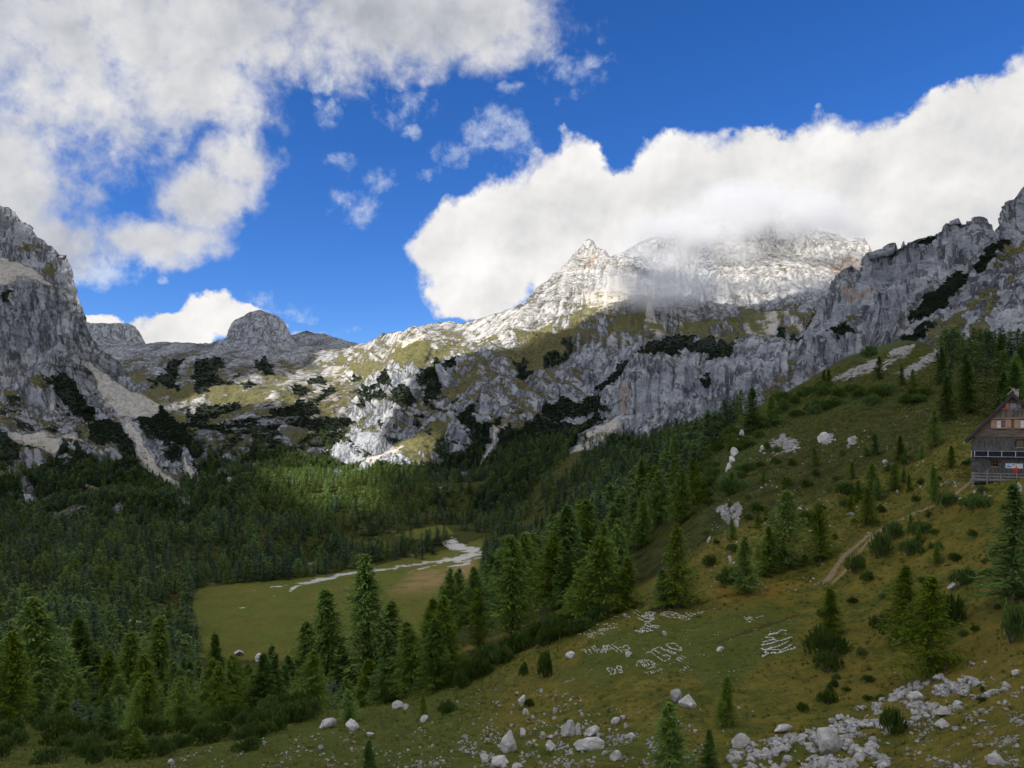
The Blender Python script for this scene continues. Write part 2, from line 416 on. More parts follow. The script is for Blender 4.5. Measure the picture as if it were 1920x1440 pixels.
SHEETS = []
def mountain(name, x0, x1, nc, nr, crest, bottom, cols, rows, T, relief, pine=(), grass=(), scree=(), ochre=(), pine_l=(), grass_l=(), scree_l=(), ochre_l=(), pale=(), extra=None, crest_keep=0.25, label=None, ribs=None):
    u = np.linspace(x0, x1, nc)
    cp = np.asarray(crest, float); bp = np.asarray(bottom, float)
    ct = np.interp(u, cp[:, 0], cp[:, 1]); bt = np.interp(u, bp[:, 0], bp[:, 1])
    bt = np.maximum(bt, ct + 8)
    back = 16
    v = np.linspace(0, 1, nr)
    PX = np.repeat(u[None, :], nr, 0)
    kw = max(3, int(60 / (u[1] - u[0]))); kern = np.hanning(2 * kw + 3)[1:-1]; kern /= kern.sum()
    cs = np.maximum(np.convolve(np.pad(ct, kw, mode='edge'), kern, mode='valid'), ct) if len(ct) else ct
    cs = np.convolve(np.pad(cs, kw, mode='edge'), kern, mode='valid')
    wv = sstep(v, 0.72, 1.0)[:, None]
    PY = bt[None, :] + ((cs[None, :] * (1 - wv) + ct[None, :] * wv) - bt[None, :]) * v[:, None]
    PY = np.minimum.accumulate(PY, axis=0); PY = np.maximum(PY, ct[None, :])
    D = interp_table(PX.ravel(), PY.ravel(), cols, rows, T).reshape(nr, nc)
    D = np.maximum.accumulate(D, axis=0)
    V = unproj(PX, PY, D)
    # the far side falls away behind the crest
    top = V[-1]
    bk = []
    for k in range(1, back + 1):
        s = (k / back) ** 1.6
        q = top.copy(); dirn = top[:, :2] / np.linalg.norm(top[:, :2], axis=1)[:, None]
        run = D[-1] * 0.16 * s
        q[:, :2] += dirn * run[:, None]; q[:, 2] -= run * (0.55 + 0.5 * s)
        bk.append(q)
    V = np.concatenate([V.reshape(-1, 3), np.concatenate(bk)])
    nrt = nr + back
    PXF = np.concatenate([PX.ravel(), np.tile(u, back)]); PYF = np.concatenate([PY.ravel(), np.tile(ct, back)])
    n = grid_normals(V, nrt, nc)
    n[n @ np.array([0, -1.0, 0.6]) < 0] *= 1
    flip = np.sign((n * np.array([0, -1.0, 0.5])).sum(1)); flip[flip == 0] = 1
    n *= flip[:, None]
    fade = np.clip(np.maximum(line_sd(PXF, PYF, [(a, b, 0) for a, b in crest]), 0) / 38.0, 0, 1); fade = crest_keep + (1 - crest_keep) * fade
    masks = {}
    wob = 15.0 * fbm(np.stack([PXF / 30, PYF / 20, np.zeros_like(PXF)], 1), 3, .6); wob2 = 13.0 * fbm(np.stack([PXF / 30, PYF / 20, np.full_like(PXF, 9.3)], 1), 3, .6)
    mx, my = PXF + wob, PYF + wob2
    masks['pine'] = cover(mx, my, pine, pine_l, 5.0)
    masks['grass'] = cover(mx, my, grass, grass_l, 9.0)
    sx, sy = PXF + .45 * wob, PYF + .45 * wob2
    masks['scree'] = cover(sx, sy, scree, scree_l, 4.0)
    masks['ochre'] = cover(sx, sy, ochre, ochre_l, 7.0)
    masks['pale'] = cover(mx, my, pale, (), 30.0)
    if extra: extra(PXF, PYF, V, n, masks)
    disp = np.zeros(len(V))
    softm = 1 - 0.75 * np.maximum(np.maximum(masks['scree'], masks['pine']), np.maximum(masks['grass'] * 0.7, masks['pale'] * .85))
    for (amp, wl, zf, kind) in relief:
        p = V / wl * np.array([1, 1, zf])
        w = fade if wl > 60 else np.sqrt(fade)
        if kind == 't':
            zz = (V[:, 2] + 0.16 * V[:, 0] + 22 * fbm(V / 140, 2)) / wl; fr = zz - np.floor(zz)
            disp += amp * (fr ** 2.5 - .3) * w * softm * (0.4 + 1.2 * np.clip(fbm(V / 90 + 3.3, 2) + .4, 0, 1))
        elif kind == 'b': disp += amp * 1.25 * billow(p, 2) * w * softm
        elif kind == 'r': disp += amp * ridged(p, 2) * w * softm
        else: disp += amp * fbm(p, 2) * 1.6 * w * (softm if wl < 100 else 1)
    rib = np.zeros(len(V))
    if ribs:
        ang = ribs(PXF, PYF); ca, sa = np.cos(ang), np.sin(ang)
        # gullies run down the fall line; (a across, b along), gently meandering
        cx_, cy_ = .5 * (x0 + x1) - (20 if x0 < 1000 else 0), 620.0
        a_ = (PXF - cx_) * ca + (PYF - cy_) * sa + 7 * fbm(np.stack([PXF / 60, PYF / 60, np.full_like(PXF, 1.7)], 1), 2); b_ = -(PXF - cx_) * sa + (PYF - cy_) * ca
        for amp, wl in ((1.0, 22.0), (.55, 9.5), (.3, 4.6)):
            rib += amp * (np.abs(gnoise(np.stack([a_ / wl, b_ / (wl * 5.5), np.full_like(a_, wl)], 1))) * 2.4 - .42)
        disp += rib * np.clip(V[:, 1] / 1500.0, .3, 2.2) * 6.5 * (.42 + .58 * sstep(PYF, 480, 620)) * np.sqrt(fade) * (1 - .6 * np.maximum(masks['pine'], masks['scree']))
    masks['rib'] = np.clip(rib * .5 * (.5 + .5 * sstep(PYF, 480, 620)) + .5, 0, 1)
    V = V + n * disp[:, None]
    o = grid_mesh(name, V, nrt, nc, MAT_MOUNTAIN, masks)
    o['kind'] = 'structure'
    if label: o['label'] = label
    SHEETS.append((name, PXF, PYF, V, masks, nrt, nc))
    return o

CLIFF = [(34, 300, 0.7, 'f'), (22, 130, 0.55, 'r'), (10, 55, 0.45, 'r'), (4.5, 24, 0.6, 'r'), (2.0, 10, 0.9, 'f')]

# -- left mountain
def left_extra(px, py, V, n, mk):
    nn = fbm(np.stack([px / 70, py / 38, np.zeros_like(px)], 1), 4, 0.6)
    low = 0.12 + sstep(py, 735, 900) * 0.50 + nn * 0.85
    mk['pine'] = np.maximum(mk['pine'], np.where(py > 700, np.clip(low, 0, 1), 0) * (1 - mk['scree']))
    mk['pine'] = mk['pine'] * (1 - np.clip(mk['ochre'] * 2, 0, 1)) * (1 - np.clip(mk['scree'] * 2.2 - .3, 0, 1))
    mk['grass'] = mk['grass'] * (1 - mk['scree'])
    mk['grass'] = np.maximum(mk['grass'], (0.38 * sstep(py, 700, 800) + 0.35 * fbm(np.stack([px / 50, py / 40, np.full_like(px, 4.)], 1), 3)) * (1 - np.clip(mk['scree'] * 2, 0, 1)))
mountain('left_mountain', -230, 500, 380, 330,
    [(-230, 330), (-120, 345), (-40, 362), (0, 386), (15, 390), (30, 400), (45, 420), (62, 430), (73, 446), (90, 460), (107, 478), (118, 480), (125, 490), (132, 505), (140, 530),
     (148, 555), (157, 580), (165, 612), (171, 638), (190, 655), (205, 665), (230, 693), (250, 715), (262, 735), (300, 760), (330, 790), (360, 820), (378, 842), (400, 862), (440, 905), (470, 950), (500, 985)],
    [(-230, 1000), (500, 1010)], [-230, 150, 500], [330, 386, 500, 530, 700, 760, 860, 1010],
    [[1560, 1500, 1450], [1540, 1480, 1450], [1440, 1430, 1400], [1400, 1395, 1390], [1300, 1320, 1320], [1220, 1260, 1270], [1010, 1080, 1130], [800, 830, 900]],
    [(26, 240, 0.7, 'f'), (16, 120, 0.2, 'b'), (6.5, 48, 0.13, 'b'), (8, 40, 1, 't'), (3, 21, 0.13, 'b'), (4, 14, 1, 't'), (1.3, 8, 0.4, 'f')],
    pine=[[(257, 758), (300, 750), (330, 775), (360, 797), (378, 825), (398, 848), (370, 852), (335, 832), (290, 818), (262, 800)],
          [(110, 708), (140, 714), (155, 745), (172, 752), (172, 772), (120, 762), (105, 740)],
          [(160, 782), (215, 768), (245, 795), (250, 818), (200, 832), (168, 822)], [(105, 838), (170, 846), (178, 858), (108, 856)],
          [(0, 822), (40, 842), (42, 862), (-60, 880), (-60, 815)], [(235, 855), (300, 860), (318, 892), (240, 900), (160, 880)],
          [(120, 860), (240, 850), (310, 880), (325, 925), (240, 905), (150, 900), (40, 900), (40, 870)],
          [(330, 880), (355, 895), (352, 915), (335, 905)], [(2, 552), (18, 538), (14, 560), (3, 568)]],
    grass=[[(35, 462), (70, 447), (80, 462), (55, 478), (38, 475)], [(75, 510), (98, 488), (106, 500), (95, 528), (82, 520)], [(88, 538), (115, 535), (118, 545), (95, 548)],
           [(95, 682), (125, 690), (118, 702), (98, 695)], [(0, 735), (35, 742), (40, 758), (0, 762)], [(60, 715), (100, 720), (95, 740), (62, 738)]],
    scree=[[(-40, 478), (12, 484), (40, 496), (62, 506), (82, 518), (98, 533), (60, 524), (42, 517), (0, 532), (-40, 540)],
           [(20, 808), (60, 812), (96, 800), (110, 806), (138, 803), (165, 836), (120, 832), (105, 848), (65, 842), (20, 826)],
           [(172, 682), (232, 722), (302, 757), (296, 782), (252, 788), (222, 768), (190, 742), (176, 716)], [(92, 750), (112, 765), (110, 772), (96, 765)]],
    scree_l=[[(240, 800, 7), (265, 835, 9), (300, 868, 11), (332, 890, 8), (340, 920, 12), (345, 955, 12)],
             [(345, 850, 3), (370, 890, 5), (380, 920, 8), (400, 950, 8)]],
    ochre_l=[[(185, 748, 4), (240, 800, 6), (265, 830, 7), (300, 868, 7), (330, 890, 7), (338, 918, 4)], [(82, 620, 4), (84, 640, 4)], [(0, 570, 4), (2, 590, 5)]],
    extra=left_extra, ribs=lambda x, y: -0.15 - 0.55 * sstep(x, 60, 260) * sstep(y, 600, 720))

# -- back plateau with flat-topped mesa and the rounded dome
def plateau_extra(px, py, V, n, mk):
    q = np.stack([px / 80 + py / 240, py / 17 + px / 120, np.zeros_like(px)], 1)
    nn = fbm(q, 4, 0.6)
    band = sstep(py, 660, 705)
    mk['pine'] = np.maximum(mk['pine'], np.clip(0.10 + 0.36 * sstep(py, 745, 800) + nn * 0.75, 0, 1) * band)
    g2 = fbm(np.stack([px / 70, py / 15, np.full_like(px, 6.)], 1), 4, 0.6)
    mk['grass'] = np.maximum(mk['grass'], np.clip(0.30 * sstep(py, 680, 730) + g2 * 0.85, 0, 1) * band)
mountain('back_plateau', 110, 760, 400, 250,
    [(110, 640), (200, 648), (273, 645), (310, 641), (330, 642), (360, 643), (395, 644), (408, 639), (430, 636), (480, 634), (540, 630), (560, 623), (573, 619), (590, 624), (608, 625), (625, 632), (650, 641), (680, 644), (700, 648), (760, 660)],
    [(110, 900), (760, 900)], [110, 300, 480, 760], [575, 600, 625, 640, 660, 690, 720, 745, 775, 800, 830, 870, 900],
    [[5000, 4600, 4230, 4100], [4950, 4560, 4180, 4050], [4900, 4500, 4120, 4000], [4700, 4300, 4000, 3800], [4200, 3700, 3500, 3500], [3300, 2950, 2900, 3000], [2600, 2500, 2450, 2650],
     [2250, 2220, 2150, 2400], [2000, 1980, 1950, 2150], [1850, 1830, 1800, 2000], [1650, 1630, 1600, 1800], [1480, 1450, 1420, 1600], [1350, 1330, 1300, 1450]],
    [(30, 420, 0.8, 'f'), (18, 170, 1.6, 'r'), (10, 70, 1.6, 'r'), (5, 32, 1.2, 'r'), (2.5, 14, 1.0, 'f')],
    pine=[[(277, 722), (300, 705), (340, 682), (352, 690), (322, 712), (337, 735), (330, 746), (310, 736), (300, 715)], [(365, 722), (362, 705), (372, 690), (420, 680), (430, 690), (400, 702), (410, 715)],
          [(470, 690), (495, 672), (520, 690), (500, 700)], [(365, 736), (400, 722), (440, 722), (436, 731), (400, 739), (380, 746)], [(445, 732), (470, 715), (485, 718), (470, 733)],
          [(345, 778), (370, 761), (400, 754), (446, 751), (452, 763), (420, 770), (405, 781), (375, 777)], [(545, 731), (560, 724), (587, 735), (577, 747), (555, 750)], [(566, 704), (600, 701), (612, 716), (590, 713)],
          [(580, 760), (600, 740), (620, 720), (630, 730), (612, 752), (595, 763)], [(475, 792), (520, 770), (560, 757), (602, 770), (590, 787), (560, 782), (520, 787), (490, 795)],
          [(360, 785), (420, 795), (448, 822), (400, 818), (375, 802)], [(440, 800), (475, 799), (482, 809), (445, 809)], [(470, 816), (520, 809), (535, 821), (480, 826)],
          [(560, 828), (600, 795), (650, 784), (702, 789), (708, 799), (640, 801), (610, 812), (572, 830)], [(450, 852), (480, 840), (560, 848), (640, 840), (640, 880), (500, 880), (455, 862)]],
    grass=[[(395, 748), (440, 740), (480, 740), (500, 745), (480, 750), (420, 751)], [(520, 745), (560, 735), (590, 710), (590, 725), (560, 750), (530, 755)], [(335, 755), (360, 745), (352, 762), (340, 765)]],
    pale=[[(300, 770), (400, 705), (560, 672), (660, 650), (700, 700), (650, 790), (560, 770), (420, 778)]],  # paler rock brightens the sunlit plateau zone by colour
    scree=[[(615, 700), (640, 670), (665, 680), (640, 710), (622, 725)], [(555, 822), (590, 800), (585, 810), (562, 825)]],
    ochre=[[(612, 755), (625, 730), (632, 745), (622, 785), (614, 780)]],
    extra=plateau_extra, ribs=lambda x, y: 1.32 + 0 * x)

# -- flat-topped mesa and rounded dome standing on the plateau
mountain('mesa_peak', 90, 292, 150, 60,
    [(90, 598), (150, 603), (175, 606), (240, 606), (254, 613), (262, 622), (268, 634), (274, 646), (292, 668)], [(90, 690), (292, 690)], [90, 200, 292], [590, 640, 665, 690],
    [[4700, 4620, 4720], [4580, 4500, 4640], [4300, 4250, 4450], [3800, 3750, 4000]],
    [(24, 200, 0.6, 'f'), (14, 90, 1.4, 'r'), (7, 40, 1.2, 'r'), (3.5, 18, 1.0, 'f')], crest_keep=.15)
mountain('dome_peak', 384, 572, 150, 90,
    [(384, 668), (396, 650), (408, 641), (424, 633), (428, 619), (436, 604), (450, 596), (470, 585), (486, 582), (500, 585), (520, 593), (532, 602), (539, 615), (544, 629), (556, 645), (572, 668)], [(384, 690), (572, 690)], [384, 430, 480, 540, 572], [575, 610, 640, 660, 690],
    [[4050, 3920, 3900, 3960, 4080], [4000, 3850, 3800, 3880, 4030], [3900, 3780, 3720, 3800, 3950], [3700, 3620, 3580, 3640, 3750], [3200, 3100, 3050, 3120, 3250]],
    [(22, 200, 0.5, 'f'), (15, 80, .5, 'b'), (8, 36, .5, 'b'), (3.5, 16, 1.0, 'f')], crest_keep=.2)

# -- main massif
def main_extra(px, py, V, n, mk):
    g2 = fbm(np.stack([(px + py) / 75, (py - px * 0.55) / 16, np.full_like(px, 2.)], 1), 4, 0.6)
    zone = sstep(py, 600, 650) * (1 - sstep(px, 1000, 1150))
    mk['grass'] = np.maximum(mk['grass'], np.clip(0.34 + g2 * 0.8, 0, 1) * zone * (1 - sstep(py, 790, 830)))
    mk['grass'] = np.maximum(mk['grass'], np.clip(0.34 + g2 * 0.7, 0, 1) * sstep(px, 1000, 1100) * sstep(py, 570, 590) * (1 - sstep(py, 630, 660)))
    p2 = fbm(np.stack([(px + py) / 70, (py - px * 0.45) / 22, np.full_like(px, 8.)], 1), 4, 0.6)
    dl = (py - (870 - (px - 680) * 0.29))
    mk['pine'] = np.maximum(mk['pine'], np.clip(0.42 + p2 * 0.7, 0, 1) * sstep(dl, -70, 30) * (1 - sstep(px, 1120, 1180)) * sstep(px, 690, 760))
    mk['pine'] = np.maximum(mk['pine'], np.clip(0.22 + p2 * 0.7, 0, 1) * sstep(py, 690, 720) * (1 - sstep(px, 860, 930)))
    mk['pine'] = mk['pine'] * (1 - np.clip(mk['scree'] * 2, 0, 1))
mountain('main_massif', 600, 1720, 640, 380,
    [(600, 665), (640, 655), (665, 648), (690, 640), (720, 627), (735, 624), (760, 619), (780, 612), (800, 608), (830, 604), (850, 602), (858, 606), (875, 603), (900, 597), (930, 589), (960, 578), (985, 566), (995, 552), (1010, 537), (1025, 527), (1040, 512), (1060, 496),
     (1075, 477), (1090, 462), (1098, 452), (1106, 449), (1113, 456), (1120, 463), (1130, 466), (1145, 480), (1165, 474), (1200, 452), (1250, 436), (1300, 425), (1360, 404), (1410, 392), (1450, 384), (1490, 398), (1530, 424), (1570, 436), (1600, 448), (1625, 447), (1634, 462), (1640, 476), (1660, 480), (1720, 490)],
    [(600, 930), (1000, 960), (1720, 960)], [600, 800, 1000, 1200, 1400, 1720],
    [380, 480, 550, 600, 640, 660, 700, 760, 820, 900, 960],
    [[3900, 3300, 2950, 2950, 2850, 2750], [3850, 3200, 2720, 2640, 2600, 2520], [3800, 2950, 2420, 2180, 2230, 2250], [3750, 2620, 2050, 1760, 1780, 1900], [3650, 2260, 1740, 1480, 1500, 1550],
     [3450, 2080, 1640, 1370, 1300, 1330], [2900, 1800, 1480, 1270, 1200, 1200], [2250, 1560, 1340, 1190, 1140, 1140], [1850, 1400, 1230, 1110, 1070, 1080], [1500, 1200, 1060, 950, 920, 920], [1350, 1060, 930, 830, 800, 800]],
    [(38, 330, 0.8, 'f'), (20, 150, 0.22, 'b'), (5, 60, 0.14, 'b'), (10, 46, 1, 't'), (4.2, 26, 0.12, 'b'), (5, 17, 1, 't'), (1.6, 9, 0.4, 'f')],
    pine=[[(657, 706), (665, 699), (677, 699), (673, 709), (660, 713)], [(673, 733), (676, 724), (690, 719), (702, 726), (686, 736)], [(650, 768), (700, 735), (735, 708), (750, 711), (736, 731), (705, 739), (727, 739), (729, 749), (690, 757), (660, 770)],
          [(740, 761), (745, 739), (766, 729), (777, 751), (760, 758)], [(784, 726), (800, 704), (820, 683), (837, 690), (826, 711), (823, 731), (800, 757), (794, 746), (806, 725)], [(838, 706), (850, 689), (864, 690), (850, 704)],
          [(958, 666), (985, 659), (986, 690), (1000, 684), (996, 706), (975, 706), (964, 691)], [(1020, 656), (1045, 640), (1068, 628), (1052, 651), (1030, 663)],
          [(858, 797), (880, 774), (902, 766), (898, 790), (902, 808), (922, 798), (952, 778), (952, 802), (925, 822), (900, 827), (880, 810), (862, 807)],
          [(1008, 768), (1050, 744), (1080, 739), (1110, 714), (1150, 689), (1173, 673), (1182, 690), (1142, 722), (1112, 747), (1080, 768), (1040, 778)],
          [(640, 900), (690, 872), (760, 865), (830, 855), (868, 836), (920, 820), (960, 796), (1010, 776), (1080, 782), (1112, 760), (1132, 790), (1092, 832), (1064, 900), (1064, 980), (640, 980)],
          [(1108, 894), (1140, 842), (1160, 822), (1230, 830), (1290, 802), (1352, 782), (1420, 800), (1420, 980), (1080, 980)],
          [(1188, 672), (1215, 644), (1260, 631), (1300, 631), (1312, 642), (1290, 651), (1340, 644), (1370, 655), (1377, 671), (1350, 681), (1337, 692), (1318, 681), (1340, 675), (1300, 666), (1272, 660), (1256, 688), (1240, 666), (1215, 677), (1203, 669)],
          [(1368, 658), (1400, 634), (1397, 646), (1376, 662)], [(1398, 637), (1430, 626), (1432, 636), (1406, 639)], [(1448, 631), (1454, 614), (1470, 618), (1477, 630), (1455, 634)],
          [(1473, 634), (1520, 614), (1562, 603), (1572, 610), (1530, 624), (1490, 637)], [(1528, 641), (1560, 619), (1592, 603), (1592, 616), (1560, 637), (1540, 647)], [(1156, 688), (1166, 672), (1164, 685)], [(1314, 716), (1332, 710), (1330, 722), (1318, 722)]],
    grass=[[(818, 744), (850, 719), (885, 689), (960, 653), (1000, 638), (1060, 608), (1085, 598), (1100, 600), (1060, 640), (1000, 672), (975, 682), (930, 665), (900, 682), (880, 722), (860, 737), (830, 747)],
           [(700, 690), (740, 640), (800, 640), (830, 650), (790, 690), (740, 700)], [(655, 690), (690, 668), (720, 670), (690, 700), (660, 720)], [(1000, 640), (1010, 612), (1035, 600), (1030, 620), (1012, 640)],
           [(1100, 640), (1130, 615), (1165, 590), (1215, 563), (1212, 592), (1185, 617), (1140, 625)], [(1258, 583), (1290, 590), (1340, 618), (1392, 646), (1360, 652), (1310, 642), (1290, 622)],
           [(1460, 638), (1502, 649), (1492, 672), (1474, 667)], [(1388, 568), (1440, 578), (1462, 585), (1420, 592)], [(1505, 612), (1560, 588), (1592, 594), (1540, 614)],
           [(760, 852), (800, 824), (822, 810), (806, 832), (776, 853)], [(730, 840), (800, 800), (860, 790), (850, 815), (790, 850)], [(950, 770), (985, 745), (985, 770), (965, 780)], [(1420, 740), (1480, 705), (1490, 715), (1440, 760)]],
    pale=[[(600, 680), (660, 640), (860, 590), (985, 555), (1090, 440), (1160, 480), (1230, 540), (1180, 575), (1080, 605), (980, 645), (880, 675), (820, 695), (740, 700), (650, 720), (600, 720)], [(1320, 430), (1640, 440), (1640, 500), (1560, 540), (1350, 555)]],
    scree=[[(1205, 600), (1216, 562), (1240, 590), (1262, 636), (1235, 640)], [(1100, 560), (1160, 520), (1200, 555), (1150, 590), (1090, 605)], [(1395, 600), (1420, 575), (1470, 600), (1450, 625), (1410, 630)], [(1540, 560), (1570, 545), (1600, 580), (1560, 600), (1520, 605)], [(1048, 902), (1085, 850), (1115, 814), (1150, 788), (1168, 788), (1152, 822), (1122, 852), (1088, 902), (1060, 908)], [(676, 866), (720, 846), (790, 814), (782, 838), (720, 864)],
           [(740, 640), (790, 628), (800, 645), (740, 655)]],
    scree_l=[[(838, 908, 2), (850, 884, 3), (888, 858, 3), (925, 815, 3), (942, 796, 3), (952, 772, 2)], [(866, 955, 3), (890, 925, 4), (908, 906, 2)], [(1262, 588, 2), (1285, 618, 3), (1312, 642, 4)], [(1300, 598, 2), (1345, 646, 4)], [(1340, 610, 2), (1388, 646, 4)], [(1420, 570, 2), (1470, 600, 3), (1500, 620, 3)],
             [(1212, 565, 3), (1235, 600, 5), (1255, 632, 6)]],
    ochre=[[(1163, 732), (1180, 708), (1184, 746), (1166, 772), (1159, 762)], [(1090, 500), (1110, 470), (1122, 480), (1105, 515)], [(1540, 500), (1600, 470), (1625, 490), (1560, 530)], [(1512, 702), (1525, 678), (1527, 722), (1514, 727)], [(1130, 830), (1165, 790), (1160, 815)]],
    ochre_l=[[(1264, 588, 2), (1290, 620, 3), (1312, 642, 2)], [(840, 770, 6), (870, 765, 6)]],
    extra=main_extra, crest_keep=0.3, ribs=lambda x, y: 0.95 * (1 - sstep(x, 960, 1160)) + 0.12 * sstep(x, 960, 1160) - 0.75 * sstep(x, 1240, 1330) * (1 - sstep(y, 630, 670)))

# -- right-hand rock ridge
mountain('right_ridge', 1460, 2000, 330, 270,
    [(1460, 760), (1478, 730), (1490, 700), (1500, 668), (1508, 628), (1526, 596), (1545, 566), (1560, 535), (1567, 517), (1582, 503), (1600, 497), (1612, 506), (1620, 503), (1626, 484), (1634, 477), (1645, 474), (1658, 470), (1672, 463), (1690, 455), (1706, 446),
     (1722, 442), (1755, 436), (1772, 432), (1778, 421), (1790, 415), (1802, 412), (1815, 416), (1826, 411), (1846, 412), (1856, 424), (1872, 436), (1890, 450), (1940, 480), (2000, 520)],
    [(1460, 830), (1600, 790), (1700, 740), (1800, 660), (2000, 620)], [1460, 1640, 1800, 2000], [405, 470, 520, 600, 680, 760, 830],
    [[1050, 980, 880, 860], [1030, 950, 840, 800], [1010, 925, 800, 760], [960, 860, 740, 700], [860, 790, 670, 620], [760, 700, 590, 560], [640, 600, 520, 500]],
    [(20, 170, 0.6, 'f'), (14, 90, 0.22, 'b'), (5.5, 36, 0.14, 'b'), (6, 28, 1, 't'), (2.6, 15, 0.14, 'b'), (3, 10, 1, 't'), (1.1, 6, 0.5, 'f')],
    pine=[[(1560, 640), (1590, 622), (1600, 628), (1570, 645)], [(1720, 450), (1755, 438), (1765, 440), (1730, 456)]],
    grass=[[(1595, 600), (1612, 582), (1616, 590), (1600, 605)]],
    ochre=[[(1605, 558), (1640, 538), (1650, 545), (1625, 568), (1606, 570)], [(1512, 702), (1525, 678), (1530, 722), (1514, 727)], [(1580, 560), (1600, 540), (1618, 560), (1600, 580)], [(1540, 700), (1580, 690), (1580, 705), (1545, 715)], [(1605, 660), (1640, 640), (1640, 660), (1610, 672)]],
    crest_keep=0.3, ribs=lambda x, y: 0.25 + 0 * x)

# -- near crag at the right edge
mountain('right_crag', 1670, 2200, 330, 260,
    [(1670, 640), (1690, 606), (1702, 597), (1740, 549), (1770, 527), (1800, 503), (1835, 476), (1860, 455), (1873, 438), (1877, 422), (1884, 402), (1893, 388), (1900, 374), (1912, 360), (1922, 350), (1960, 318), (2050, 290), (2200, 270)],
    [(1670, 740), (1900, 740), (2200, 700)], [1670, 1800, 1900, 2200], [280, 350, 440, 520, 560, 620, 680, 740],
    [[560, 560, 550, 530], [545, 540, 530, 510], [520, 510, 490, 460], [490, 465, 430, 400], [470, 430, 395, 370], [420, 370, 330, 310], [350, 310, 275, 260], [280, 250, 225, 210]],
    [(9, 90, 0.6, 'f'), (7, 42, 0.3, 'b'), (3.0, 17, 0.2, 'b'), (3.2, 13, 1, 't'), (1.5, 7, 0.2, 'b'), (1.6, 5, 1, 't'), (0.6, 3, 0.6, 'f')],
    pine=[[(1698, 602), (1740, 552), (1800, 505), (1808, 520), (1790, 547), (1750, 578), (1738, 600)], [(1826, 495), (1860, 462), (1885, 445), (1892, 455), (1860, 482), (1835, 503)], [(1690, 640), (1740, 605), (1752, 612), (1700, 650)]],
    grass=[[(1850, 500), (1880, 470), (1930, 440), (1930, 455), (1890, 480)], [(1885, 512), (1925, 485), (1925, 500), (1895, 517)],
           [(1700, 690), (1760, 620), (1800, 580), (1860, 530), (1864, 545), (1820, 590), (1780, 630), (1730, 690)], [(1790, 650), (1830, 600), (1862, 560), (1872, 570), (1840, 620), (1800, 670)], [(1690, 680), (1720, 640), (1760, 600), (1765, 612), (1720, 670)], [(1700, 720), (1900, 690), (1900, 740), (1700, 740)]],
    crest_keep=0.35)

